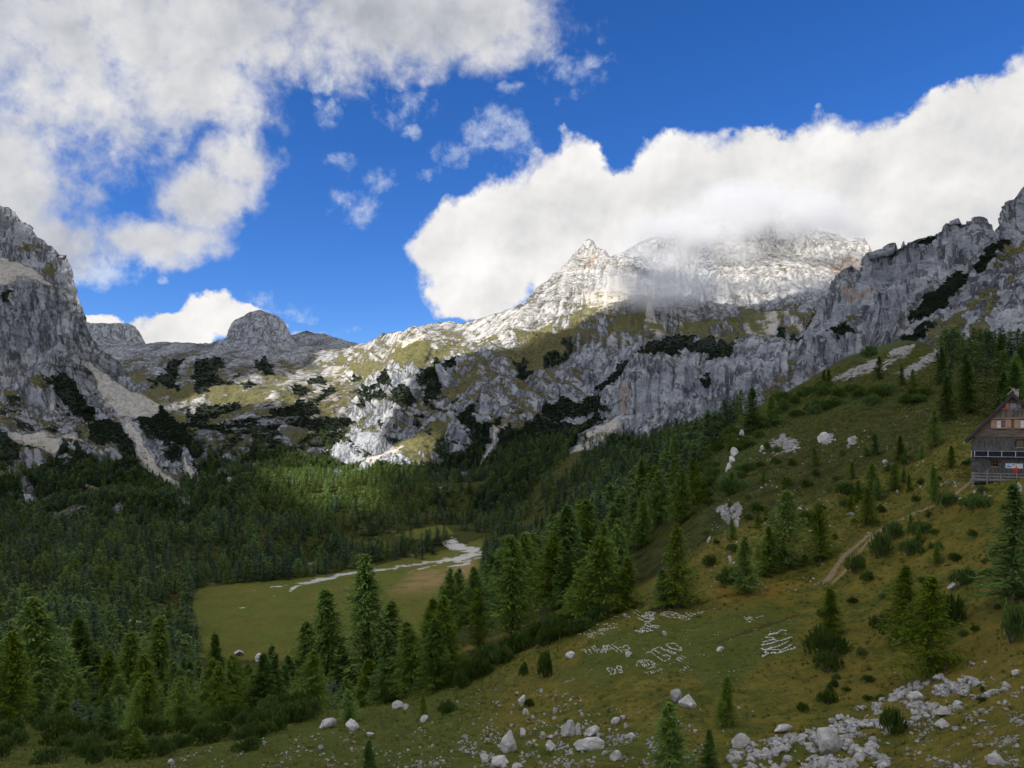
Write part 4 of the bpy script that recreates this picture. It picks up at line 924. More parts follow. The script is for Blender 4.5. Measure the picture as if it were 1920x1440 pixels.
def plain_mat(name, a, b_, scale=3.0, rough=0.85, stretch=(1, 1, 1), bumpd=0.0, spec=0.2):
    m, g = new_mat(name)
    tc = g.new('ShaderNodeTexCoord').outputs['Object']
    v = g.vm('MULTIPLY', tc, stretch)
    n = g.noise(v, scale, 5, 0.65); n2 = g.noise(v, scale * 5, 4, 0.6)
    c = g.mix(g.step(g.add(g.mul(n, .7), g.mul(n2, .3)), 0.36, 0.64), a, b_)
    nb = bump(g, g.add(n, g.mul(n2, .5)), bumpd, 0.8) if bumpd else None
    finish(g, principled(g, c, rough, nb, spec))
    return m
M_LARCH = foliage_mat('larch_needles', (0.095, 0.179, 0.007), (0.181, 0.293, 0.010), (0.276, 0.367, 0.015))
M_SPRUCE = foliage_mat('spruce_needles', (0.059, 0.129, 0.012), (0.115, 0.218, 0.019), (0.184, 0.286, 0.024), 0.25)
M_PINE = foliage_mat('dwarf_pine_needles', (0.047, 0.094, 0.011), (0.096, 0.166, 0.018), (0.168, 0.235, 0.028), 0.2)
M_HAZEDLARCH = foliage_mat('hazed_larch_needles', (0.093, 0.166, 0.029), (0.164, 0.265, 0.040), (0.246, 0.348, 0.049))  # distant needles muted and blued: haze put into the colour
M_HAZEDSPRUCE = foliage_mat('hazed_spruce_needles', (0.041, 0.091, 0.040), (0.076, 0.146, 0.056), (0.121, 0.205, 0.069), 0.2)  # same painted haze for the distant spruce
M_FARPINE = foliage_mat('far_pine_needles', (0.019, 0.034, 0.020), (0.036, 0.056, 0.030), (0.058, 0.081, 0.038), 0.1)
M_BARK = plain_mat('conifer_bark', (0.055, 0.045, 0.038), (0.13, 0.11, 0.095), 4.0, 0.95, (1, 1, .25), 0.05)
M_DEAD = plain_mat('bleached_dead_wood', (0.20, 0.185, 0.165), (0.36, 0.34, 0.31), 4.0, 0.9, (1, 1, .2), 0.03)
M_GRASS = foliage_mat('tussock_grass', (0.107, 0.128, 0.017), (0.205, 0.208, 0.032), (0.301, 0.306, 0.058), 0.35)

# ------------------------------------------------------------------ conifer prototypes
def conifer(seed, H, kind, nb, cards, cl, cw, sides=7, rmax=None, low=0.06, lean=0.0):
    rg = random.Random(seed)
    rmax = rmax or H * (0.25 if kind == 'larch' else 0.22)
    bend = [Vector((rg.uniform(-1, 1), rg.uniform(-1, 1), 0)) * H * 0.012 for _ in range(3)]
    ld = Vector((math.cos(seed), math.sin(seed), 0)) * lean * H
    def axis(t): return Vector((0, 0, t * H)) + ld * t * t + bend[0] * math.sin(t * 3.1) + bend[1] * math.sin(t * 6.2)
    ts = [-0.03, 0.04, 0.15, 0.35, 0.6, 0.82, 1.0]
    r0 = H * 0.016 + 0.02
    tv, tf = tube([axis(t) for t in ts], [r0 * 1.35, r0 * 1.1, r0 * .9, r0 * .68, r0 * .42, r0 * .2, r0 * .05], sides)
    V, Fc = [], []
    def card(c, a, w):
        k = len(V)
        V.extend([tuple(c - a * .5 - w * .35), tuple(c - a * .5 + w * .35), tuple(c + a * .5 + w), tuple(c + a * .5 - w)])
        Fc.append((k, k + 1, k + 2, k + 3))
    lop = [rg.uniform(0.78, 1.12) for _ in range(7)]
    for b in range(nb):
        t = low + (1 - low) * ((b + rg.random()) / nb) ** 0.92
        t = min(t, 0.985)
        az = b * 2.399 + rg.uniform(-.5, .5)
        prof = ((1 - t) ** (0.72 if kind == 'larch' else 0.85)) * (min(1, (t - low + 0.10) / 0.16)) + 0.018
        L = rmax * prof * rg.uniform(0.62, 1.16) * lop[int((az % 6.283) / 6.284 * 7)]
        if rg.random() < 0.06: L *= rg.uniform(.35, .7)
        el0 = (-0.05 if kind == 'larch' else -0.28) + 0.75 * t ** 2 + rg.uniform(-.16, .16)
        out = Vector((math.cos(az), math.sin(az), 0)); side = Vector((-math.sin(az), math.cos(az), 0))
        p0 = axis(t)
        nn = max(3, int(cards * (0.35 + 0.65 * L / rmax)))
        for q in range(nn):
            s = (q + rg.random()) / nn
            s = 0.12 + 0.88 * s
            droop = (-0.20 if kind == 'larch' else -0.30) * L * s * s * (1 - t) + 0.16 * L * s ** 3
            wid = 0.30 * L * (s * (1.15 - s)) * 2.2
            lat = rg.uniform(-1, 1) * wid
            c = p0 + out * (L * s * math.cos(el0)) + Vector((0, 0, L * s * math.sin(el0) + droop)) + side * lat
            c += Vector((rg.uniform(-.3, .3) * cl, rg.uniform(-.3, .3) * cl, (rg.uniform(-.62, .45) if kind == 'larch' else rg.uniform(-.35, .15)) * cl * 1.3))
            a = (out * rg.uniform(.5, 1) + side * (lat / (wid + .01)) * rg.uniform(.4, 1.1) + Vector((0, 0, rg.uniform(-.7, .6) if kind == 'larch' else rg.uniform(-.5, .35))))
            a = a.normalized() * cl * rg.uniform(.55, 1.15)
            w = a.cross(Vector((rg.uniform(-.6, .6), rg.uniform(-.6, .6), 1))).normalized() * cw * .5 * rg.uniform(.6, 1.2)
            card(c, a, w)
    # leader
    for q in range(6):
        c = axis(0.95 + 0.012 * q); a = Vector((rg.uniform(-.4, .4), rg.uniform(-.4, .4), 1)).normalized() * cl
        card(c, a, a.orthogonal().normalized() * cw * .4)
    return tv, tf, V, Fc
HERO = {'larch': [], 'spruce': []}
for kd, mt in (('larch', M_LARCH), ('spruce', M_SPRUCE)):
    for s in range(6 if kd == 'larch' else 4):
        tv, tf, V, Fc = conifer(100 + s * 7 + (kd == 'larch'), 10.0, kd, 165, 48, 0.44, 0.115 if kd == 'larch' else 0.125, lean=0.02 * (s % 3),
                                rmax=10 * ((0.27, 0.24, 0.30, 0.25, 0.235, 0.29)[s] if kd == 'larch' else (0.24, 0.21, 0.26, 0.20)[s]))
        HERO[kd].append((mesh_from('trunk', tv, tf, M_BARK, smooth=True), mesh_from('crown', V, Fc, mt)))
FAR = []
def far_proto(name, seed, kd, mt, nb, cards, cl, cw):
    tv, tf, V, Fc = conifer(seed, 10.0, kd, nb, cards, cl, cw, sides=4)
    me = mesh_from(name, tv + V, tf + [tuple(i + len(tv) for i in f) for f in Fc], [M_BARK, mt], [0] * len(tf) + [1] * len(Fc))
    return bpy.data.objects.new(name, me)
protos = bpy.data.collections.new('far_conifer_kinds')
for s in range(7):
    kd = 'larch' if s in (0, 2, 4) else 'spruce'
    protos.objects.link(far_proto('far_conifer', 300 + s * 5, kd, M_HAZEDLARCH if kd == 'larch' else M_HAZEDSPRUCE, 46, 10, 0.95, 0.30))

def plant_tree(px, py, top, kind, variant, label, group=None, wide=1.0, rot=None, at=None, h=None, name=None, dark=None):
    q = hit(px, py) if at is None else np.array(at)
    if h is None: h = (py - top) / F0 * q[1]
    e = bpy.data.objects.new(name or (kind + '_tree'), None); COL.objects.link(e)
    e.empty_display_size = 0.3
    e.location = (q[0], q[1], q[2] - 0.1); s = h / 10.0
    e.scale = (s * wide * 1.42, s * wide * 1.42, s); e.rotation_euler = (0, 0, random.uniform(0, 6.28) if rot is None else rot)
    tr, cr = HERO[kind][variant % len(HERO[kind])]
    link('trunk', tr, e); link('crown', cr, e)
    tag(e, label, 'tree', group)
    return e
L_, P_ = 'larch', 'spruce'
NAMED_TREES = [
 (78, 1345, 1122, L_, 2, 1.15, 'broad light green larch with two bare lower trunks near the left edge'),
 (206, 1352, 1222, L_, 1, 1.0, 'leftmost of three pointed larches standing close together left of the boulders'),
 (245, 1345, 1186, L_, 0, 1.0, 'tallest of three pointed larches standing close together at lower left'),
 (270, 1358, 1228, L_, 3, 1.1, 'rightmost and nearest of three pointed larches at lower left'),
 (296, 1325, 1158, L_, 4, 1.0, 'slim larch rising behind the three pointed larches at lower left'),
 (404, 1333, 1188, P_, 1, 0.9, 'dark spruce with a long bare stem left of the small grey roof'),
 (330, 1345, 1242, L_, 5, 1.0, 'bushy larch beside the leaning dead trunk'),
 (465, 1335, 1244, L_, 2, 1.1, 'broad low larch in front of the white boulder at the meadow edge'),
 (510, 1332, 1210, P_, 0, 0.9, 'narrow dark spruce just left of the two tall larches by the meadow'),
 (158, 1330, 1158, P_, 2, 1.0, 'dark spruce between the broad larch and the pointed larches at lower left'),
 (22, 1352, 1185, L_, 3, 1.0, 'larch cut by the left edge of the picture'),
 (575, 1312, 1166, L_, 0, 1.15, 'medium larch left beside the tall open-crowned larch'),
 (614, 1314, 1105, L_, 1, 1.05, 'tall open-crowned larch with a straight dark stem against the meadow'),
 (688, 1318, 1046, L_, 4, 1.0, 'tallest larch of the foreground whose top reaches the stream'),
 (640, 1322, 1205, P_, 3, 1.0, 'dark spruce filling the gap between the two tallest larches'),
 (655, 1352, 1292, L_, 2, 1.2, 'small light green larch above the two pale boulders'),
 (735, 1308, 1130, L_, 3, 1.0, 'larch just right of the tallest foreground larch'),
 (770, 1302, 1165, L_, 5, 1.1, 'shaggy larch at the edge of the grass right of the tallest larch'),
 (815, 1296, 1160, P_, 0, 1.05, 'dark spruce at the foot of the forest left of the dense dwarf pine hedge'),
 (545, 1318, 1228, P_, 2, 1.1, 'short dark spruce at the feet of the medium larch'),
 (793, 1346, 1295, L_, 1, 0.8, 'thin young larch alone on the grass below the forest edge'),
 (1000, 1120, 1016, L_, 0, 1.0, 'larch above the orange grass patch on the forest slope'),
 (1120, 1158, 1008, L_, 2, 1.35, 'wide spreading larch behind the stone lettering knoll'),
 (1086, 1160, 1062, L_, 5, 1.3, 'low dark larch at the left end of the lettering knoll'),
 (1176, 1142, 1046, L_, 3, 1.1, 'medium larch right behind the top row of stone lettering'),
 (1272, 1140, 984, L_, 1, 1.0, 'slender tall larch behind the right end of the lettering'),
 (1246, 1140, 1066, P_, 2, 1.35, 'dense dark round-topped conifer behind the lettering'),
 (1470, 1062, 920, L_, 2, 1.1, 'tall dark larch in the middle of the open hillside'),
 (1440, 1075, 985, L_, 0, 1.1, 'shorter larch at the left foot of the tall hillside larch'),
 (1537, 1048, 946, L_, 3, 1.0, 'larch right of the tall hillside larch and left of the path'),
 (1396, 1112, 1006, L_, 4, 1.1, 'conical larch below the rock outcrop on the left hillside'),
 (1642, 852, 812, P_, 2, 1.3, 'small dark tree high on the slope left of the hut, left of a pair'),
 (1688, 862, 816, P_, 3, 1.2, 'small dark tree high on the slope left of the hut, right of a pair'),
 (1634, 930, 868, L_, 5, 1.15, 'upright larch in the tree clump above the path'),
 (1626, 984, 915, L_, 0, 1.2, 'lowest larch of the clump just above the path'),
 (1678, 918, 866, L_, 3, 1.1, 'right larch of the clump above the path'),
 (1750, 940, 868, L_, 4, 0.8, 'thin larch between the clump above the path and the hut'),
 (1752, 838, 770, L_, 2, 1.0, 'larch on the slope left of the hut roof'),
 (1558, 1190, 1102, L_, 1, 1.25, 'lone bushy young larch below the foot of the path'),
 (1700, 1200, 1060, L_, 0, 1.2, 'upper left larch of the pair in the heath at lower right'),
 (1742, 1268, 1082, L_, 5, 1.0, 'big feathery larch of the pair in the heath at lower right'),
 (1362, 1360, 1266, L_, 4, 1.0, 'lone small larch with a crooked bare stem on the green grass'),
 (1255, 1446, 1316, L_, 3, 1.2, 'dark young larch at the bottom edge among the boulders'),
 (1330, 1446, 1362, P_, 1, 1.0, 'small dark spruce at the bottom edge beside the boulder field'),
 (1900, 1124, 905, P_, 0, 1.05, 'large dark spruce cut by the right edge below the hut'),
 (1410, 808, 727, P_, 2, 1.15, 'dark spruce standing out against the grey cliff on the hill crest'),
 (1446, 800, 742, L_, 0, 1.2, 'larch beside the dark spruce on the hill crest'),
 (1545, 722, 692, P_, 1, 1.0, 'tiny left spruce of two on the crest below the ochre cliff'),
 (1554, 722, 690, P_, 3, 1.0, 'tiny right spruce of two on the crest below the ochre cliff'),
 (1648, 712, 668, P_, 0, 1.1, 'small spruce below the pale rock slabs'),
 (1690, 722, 686, P_, 2, 1.1, 'left of two low conifers under the long pale slab'),
 (1712, 726, 692, L_, 1, 1.1, 'right of two low conifers under the long pale slab'),
 (1766, 720, 650, P_, 1, 0.9, 'leftmost tall conifer of the dark wood behind the hut'),
 (692, 1446, 1384, P_, 3, 1.2, 'small dark spruce at the bottom edge among scattered stones'),
 (255, 1424, 1362, L_, 5, 1.2, 'young feathery larch in the dark scrub at the bottom left'),
]
OBJ_TREES = []
for i, (px, py, top, kd, var, wd, lab) in enumerate(NAMED_TREES):
    OBJ_TREES.append(plant_tree(px, py, top, kd, var, lab, wide=wd))

# ------------------------------------------------------------------ scattered forest
def scatter(n, px0, px1, d0, d1, seed):
    """Points spread evenly over ground area."""
    rg = np.random.default_rng(seed)
    px = rg.uniform(px0, px1, n); d = np.sqrt(rg.uniform(d0 * d0, d1 * d1, n))
    return px, d, rg
def thin(X, Y, mind, order=None):
    """Greedy minimum spacing."""
    cell = {}; keep = []
    for k in (order if order is not None else range(len(X))):
        m = mind[k] if hasattr(mind, '__len__') else mind
        ci, cj = int(X[k] // 8), int(Y[k] // 8); ok = True
        for a in (-1, 0, 1):
            for b in (-1, 0, 1):
                for q in cell.get((ci + a, cj + b), ()):
                    if (X[q] - X[k]) ** 2 + (Y[q] - Y[k]) ** 2 < m * m: ok = False; break
                if not ok: break
            if not ok: break
        if ok: cell.setdefault((ci, cj), []).append(k); keep.append(k)
    return np.array(keep, int)
FOREST_DMIN = ([-260, 0, 560, 860, 960, 1010, 1100, 1180, 1230, 1290, 1330, 1380], [112, 112, 110, 108, 112, 116, 112, 114, 150, 152, 172, 205])
def clump(px, d, s):
    X = d * (px - CX) / F0
    return fbm(np.stack([X / 45, d / 45, np.full_like(X, s)], 1), 2)
# belt behind the hill edge: the nearest become trees of their own
px, d, rg = scatter(8200, 330, 1390, 105, 640, 21)
X = d * (px - CX) / F0
ok = d > np.interp(px, *FOREST_DMIN) * rg.uniform(1.0, 1.08, len(d))
pyg = ground_py(px, d)
for p in ORANGE[:3]: ok &= ~((poly_sd(px, pyg, p) < 4) & (d < 260))
ok &= ~((px < 760) & (d > 330)) & ~((px < 850) & (d > 380)) & ~((px < 905) & (d > 470))
ok &= ~((px < 700) & (d > 125) & (rg.random(len(d)) < 0.45))
ok &= ~((px < 690) & (px > 600) & (d < 200)) & ~((px > 1310) & (d < 215) & (rg.random(len(d)) < .6))
k = np.nonzero(ok)[0]; k = k[thin(X[k], d[k], 3.7 + 2.2 * rg.random(len(k)))]
belt = np.stack([px[k], d[k], X[k]], 1)
hgt = np.interp(belt[:, 0], [330, 700, 800, 900, 1050, 1200, 1300, 1400], [10.5, 11, 11, 13, 14.5, 11.5, 9.5, 8]) * np.random.default_rng(3).uniform(0.62, 1.16, len(belt))
belt = np.concatenate([belt, hgt[:, None]], 1)
# thicker cover on the far side of the hill edge
px, d, rg = scatter(7000, 905, 1350, 190, 820, 27)
X = d * (px - CX) / F0
k = np.nonzero(d > np.interp(px, *FOREST_DMIN) * 1.25)[0]; k = k[thin(X[k], d[k], 4.0 + 2.6 * rg.random(len(k)))]
extra_belt = np.stack([px[k], d[k], X[k], np.interp(px[k], [900, 1100, 1250, 1350], [13, 13, 10, 8]) * rg.uniform(.55, 1.1, len(k))], 1)
# left wood
px, d, rg = scatter(13000, -250, 500, 116, 1190, 22)
X = d * (px - CX) / F0
ok = (clump(px, d, 1.0) > -0.20 + 0.3 * (rg.random(len(d)) - .5)) & ((px < 366 + 10 * np.sin(d / 17)) | (d > 960)) & ((d < 960) | (px > 330))
k = np.nonzero(ok)[0]; k = k[thin(X[k], d[k], 5.8 + 3.4 * rg.random(len(k)))]
left = np.stack([px[k], d[k], X[k], np.random.default_rng(4).uniform(9, 20, len(k)) * np.interp(d[k], [116, 250, 1000], [0.65, .9, 1.0])], 1)
# wood beyond the meadow
px, d, rg = scatter(15000, 364, 1320, 650, 1290, 23)
X = d * (px - CX) / F0
pyg = ground_py(px, d)
mead = [(350, 1250), (352, 1120), (368, 1102), (470, 1094), (560, 1088), (690, 1064), (740, 1056), (840, 1026), (850, 1006), (925, 1004), (925, 1110), (760, 1250)]
ok = (poly_sd(px, pyg, mead) > 2) & (poly_sd(px, pyg, [(730, 1002), (830, 983), (860, 1000), (800, 1014), (760, 1010)]) > 0)
ok &= clump(px, d, 2.0) > -0.20 + 0.35 * (rg.random(len(d)) - .5)
for st in ([(838, 912, 6), (850, 884, 6)], [(860, 965, 6), (890, 925, 6), (910, 900, 6)], [(1048, 902, 10), (1085, 850, 12)]): ok &= line_sd(px, pyg, st) > 0
ok &= ~((px > 600) & (px < 700) & (pyg < 900) & (pyg > 860) & (rg.random(len(d)) < .35))
k = np.nonzero(ok)[0]; k = k[thin(X[k], d[k], 6.6 + 3.6 * rg.random(len(k)))]
farw = np.stack([px[k], d[k], X[k], np.random.default_rng(5).uniform(9, 20, len(k)) * (1 + .5 * clump(px[k], d[k], 7.0))], 1)
# hillside behind the hut and up to the crag
px, d, rg = scatter(1500, 1560, 2150, 118, 420, 24)
X = d * (px - CX) / F0; pyg = ground_py(px, d)
inw = np.minimum(poly_sd(px, pyg, [(1775, 790), (1750, 700), (1790, 640), (1830, 580), (1900, 560), (2190, 500), (2190, 900), (1990, 860), (1830, 770)]), 1e9)
ok = (inw < 0) | ((poly_sd(px, pyg, [(1560, 740), (1700, 690), (1780, 640), (1790, 700), (1760, 760), (1600, 770)]) < 0) & (rg.random(len(d)) < .12))
ok &= ~((px > 1800) & (d < 126))
k = np.nonzero(ok)[0]; k = k[thin(X[k], d[k], 4.2 + 2.5 * rg.random(len(k)))]
hill = np.stack([px[k], d[k], X[k], np.random.default_rng(6).uniform(5, 10.5, len(k))], 1)

budget = 300 - len(NAMED_TREES) - 24
cand = np.concatenate([np.c_[belt, np.zeros(len(belt))], np.c_[left, np.ones(len(left))], np.c_[hill, np.full(len(hill), 2)]])
infr = (cand[:, 0] > -30) & (cand[:, 0] < 1950)
# a tree counts by how large it looks and whether its top clears the ground in front of it
size = cand[:, 3] / cand[:, 1] * infr
front = np.argsort(-size)[:budget]
def zone_label(zone, px, d, h, kd):
    size = 'tall' if h > 12.5 else ('short' if h < 9.5 else 'medium-high'); row = 'front rows' if d < 165 else ('middle rows' if d < 240 else 'back rows')
    if zone == 0:
        spots = [(560, 'left of the two tallest foreground larches'), (700, 'behind the two tallest foreground larches'), (790, 'right beside the tallest foreground larch'), (870, 'below the mouth of the gravel stream'), (950, 'around the orange grass patch'),
                 (1030, 'above the dwarf pine hedge'), (1100, 'behind the left end of the lettering knoll'), (1180, 'behind the wide spreading larch'), (1260, 'left of the slender tall larch'), (1320, 'right of the slender tall larch'), (9999, 'below the pale rock spur')]
        w = [s for lim, s in spots if px < lim][0]
        return '%s %s in the forest\'s %s, %s' % (size, kd, row, w), 'forest belt right of the meadow'
    if zone == 1:
        spots = [(60, 'behind the bare dead conifer'), (150, 'behind the broad light green larch'), (240, 'behind the three pointed larches'), (330, 'round the white broken rock'), (9999, 'nearest the left end of the meadow')]
        w = [s for lim, s in spots if px < lim][0]
        return '%s %s, %s of left wood %s' % (size, kd, row, w), 'wood left of the meadow'
    spots = [(1720, 'below the pale rock slabs'), (1800, 'left of the hut gable'), (1860, 'above the left roof slope'), (9999, 'above the hut ridge')]
    w = [s for lim, s in spots if px < lim][0]
    return '%s %s of the dark wood on the slope, %s' % ('taller' if h > 7.7 else 'lower', kd, w), 'wood behind the hut'
for q in front:
    a = cand[q]; z = ground_z(a[2], a[1])[0]; zone = int(a[4])
    kd = 'larch' if (int(q) * 7919) % 1013 % 10 < (7 if zone == 0 else 4) else 'spruce'
    lab, grp = zone_label(zone, a[0], a[1], a[3], kd)
    o = plant_tree(0, 0, 0, kd, int(q), lab, grp, wide=random.uniform(.85, 1.2), at=(a[2], a[1], z), h=a[3])
rest = np.delete(np.arange(len(cand)), front)
far_pts = [np.c_[cand[rest][:, 2], cand[rest][:, 1], ground_z(cand[rest][:, 2], cand[rest][:, 1]) - 0.2, cand[rest][:, 3]],
           np.c_[extra_belt[:, 2], extra_belt[:, 1], ground_z(extra_belt[:, 2], extra_belt[:, 1]) - 0.2, extra_belt[:, 3]],
           np.c_[farw[:, 2], farw[:, 1], ground_z(farw[:, 2], farw[:, 1]) - 0.2, farw[:, 3]]]
# conifers standing in the dwarf pine on the lower mountain slopes
rg = np.random.default_rng(31)
bush_pts = []
for (name, PXs, PYs, V, mk, nrt, nc) in SHEETS:
    n_front = (nrt - 16) * nc
    pk = mk['pine'][:n_front]; py_ = PYs[:n_front]; px_ = PXs[:n_front]
    if name == 'left_mountain': w = (pk > .5) * sstep(py_, 820, 930) * 0.16
    elif name == 'main_massif': w = (pk > .55) * sstep(py_, 790, 850) * (px_ < 1420) * 0.10
    elif name == 'back_plateau': w = (pk > .45) * sstep(py_, 800, 850) * 0.12 + (py_ > 845) * 0.05
    else: w = pk * 0
    s = np.nonzero(rg.random(n_front) < w)[0]
    far_pts.append(np.c_[V[s], rg.uniform(6, 13, len(s))])
    s = np.nonzero(rg.random(n_front) < (pk > .56) * 0.20)[0]
    bush_pts.append(np.c_[V[s], rg.uniform(1.4, 2.6, len(s)) * np.clip(V[s][:, 1] / 1100, .7, 2.2)])
far_pts = np.concatenate(far_pts); bush_pts = np.concatenate(bush_pts)

def instance_stuff(name, pts, coll, nkinds, label, cat, seed, tilt=0.05, flat=1.0, fat=1.0, pick=None):
    """One object whose vertices carry copies of the kinds in a collection."""
    me = bpy.data.meshes.new(name); me.vertices.add(len(pts)); me.vertices.foreach_set('co', pts[:, :3].astype(np.float32).ravel())
    rg = np.random.default_rng(seed)
    rot = np.stack([rg.normal(0, tilt, len(pts)), rg.normal(0, tilt, len(pts)), rg.uniform(0, 6.283, len(pts))], 1).astype(np.float32)
    a = me.attributes.new('rot', 'FLOAT_VECTOR', 'POINT'); a.data.foreach_set('vector', rot.ravel())
    sc = np.stack([pts[:, 3] * rg.uniform(.85, 1.25, len(pts)) * fat, pts[:, 3] * rg.uniform(.85, 1.25, len(pts)) * fat, pts[:, 3] * flat], 1).astype(np.float32)
    a = me.attributes.new('size', 'FLOAT_VECTOR', 'POINT'); a.data.foreach_set('vector', sc.ravel())
    a = me.attributes.new('pick', 'INT', 'POINT'); a.data.foreach_set('value', (rg.integers(0, nkinds, len(pts)) if pick is None else pick).astype(np.int32))
    me.update()
    o = bpy.data.objects.new(name, me); COL.objects.link(o)
    t = bpy.data.node_groups.new(name + '_nodes', 'GeometryNodeTree')
    t.interface.new_socket('Geometry', in_out='INPUT', socket_type='NodeSocketGeometry'); t.interface.new_socket('Geometry', in_out='OUTPUT', socket_type='NodeSocketGeometry')
    n = t.nodes; gi = n.new('NodeGroupInput'); go = n.new('NodeGroupOutput'); ip = n.new('GeometryNodeInstanceOnPoints'); ci = n.new('GeometryNodeCollectionInfo')
    ci.inputs[0].default_value = coll; ci.inputs['Separate Children'].default_value = True; ci.inputs['Reset Children'].default_value = True
    def named(nm, ty):
        a = n.new('GeometryNodeInputNamedAttribute'); a.data_type = ty; a.inputs[0].default_value = nm
        return [s for s in a.outputs if s.enabled][0]
    t.links.new(gi.outputs[0], ip.inputs['Points']); t.links.new(ci.outputs[0], ip.inputs['Instance']); ip.inputs['Pick Instance'].default_value = True
    t.links.new(named('pick', 'INT'), ip.inputs['Instance Index']); t.links.new(named('size', 'FLOAT_VECTOR'), ip.inputs['Scale'])
    er = n.new('FunctionNodeEulerToRotation'); t.links.new(named('rot', 'FLOAT_VECTOR'), er.inputs[0]); t.links.new(er.outputs[0], ip.inputs['Rotation'])
    t.links.new(ip.outputs[0], go.inputs[0])
    md = o.modifiers.new('spread', 'NODES'); md.node_group = t
    return tag(o, label, cat, None, 'stuff')
far_pts[:, 3] /= 10.0
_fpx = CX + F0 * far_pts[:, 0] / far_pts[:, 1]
_prob = np.where((_fpx > 480) & (_fpx < 800) & (far_pts[:, 1] > 950), .85, np.where(far_pts[:, 1] < 650, .55, .35))  # more light-green larch brightens the sunlit patch by foliage colour
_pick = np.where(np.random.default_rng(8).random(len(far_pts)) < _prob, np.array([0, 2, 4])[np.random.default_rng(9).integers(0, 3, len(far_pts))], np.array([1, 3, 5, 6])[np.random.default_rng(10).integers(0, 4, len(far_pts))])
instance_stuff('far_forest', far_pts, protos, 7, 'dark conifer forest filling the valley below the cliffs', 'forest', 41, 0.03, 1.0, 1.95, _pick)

# ------------------------------------------------------------------ dwarf pine shrubs
def pine_bush(seed, shoots, ln, wd, lobes=4):
    """Low dome of upturned needle brushes about 1 m in radius."""
    rg = random.Random(seed); V, Fc = [], []
    lob = [(rg.uniform(-.5, .5), rg.uniform(-.5, .5), rg.uniform(.45, .75), rg.uniform(.45, .85)) for _ in range(lobes)]
    for s in range(shoots):
        lx, ly, lr, lh = rg.choice(lob)
        a = rg.uniform(0, 6.283); r = math.sqrt(rg.random()); el = rg.uniform(0.0, 1.0)
        x = lx + lr * r * math.cos(a); y = ly + lr * r * math.sin(a); z = lh * math.sqrt(max(0, 1 - r * r)) * (0.35 + 0.65 * el ** .5)
        dr = Vector((math.cos(a) * r * .8, math.sin(a) * r * .8, 0.9 + rg.uniform(-.2, .3))).normalized()
        c = Vector((x, y, z))
        for q in range(2):
            ax = dr * ln * rg.uniform(.7, 1.2)
            w = ax.cross(Vector((rg.uniform(-1, 1), rg.uniform(-1, 1), rg.uniform(-.3, .3)))).normalized() * wd * .5
            k = len(V); V.extend([tuple(c - w * .5), tuple(c + w * .5), tuple(c + ax + w), tuple(c + ax - w)]); Fc.append((k, k + 1, k + 2, k + 3))
    st, sf = [], []
    for s in range(6):
        a = s * 1.05 + rg.uniform(-.3, .3)
        tv, tf = tube([(0, 0, -.1), (.3 * math.cos(a), .3 * math.sin(a), .12), (.6 * math.cos(a), .6 * math.sin(a), .4)], [.05, .04, .015], 5)
        sf += [tuple(i + len(st) for i in f) for f in tf]; st += tv
    return V, Fc, st, sf
BUSH = []
for s in range(5):
    V, Fc, st, sf = pine_bush(500 + s, 520, 0.20, 0.075, 4 + s % 3)
    BUSH.append((mesh_from('foliage', V, Fc, M_PINE), mesh_from('stem', st, sf, M_BARK)))
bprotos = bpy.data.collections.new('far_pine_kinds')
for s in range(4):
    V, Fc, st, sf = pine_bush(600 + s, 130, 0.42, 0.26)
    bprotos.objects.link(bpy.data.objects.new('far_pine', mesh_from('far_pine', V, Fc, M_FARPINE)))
instance_stuff('dwarf_pine_thicket', bush_pts, bprotos, 4, 'dark green dwarf pine mats spread over the mountain slopes', 'shrubs', 42, 0.15, 0.8)

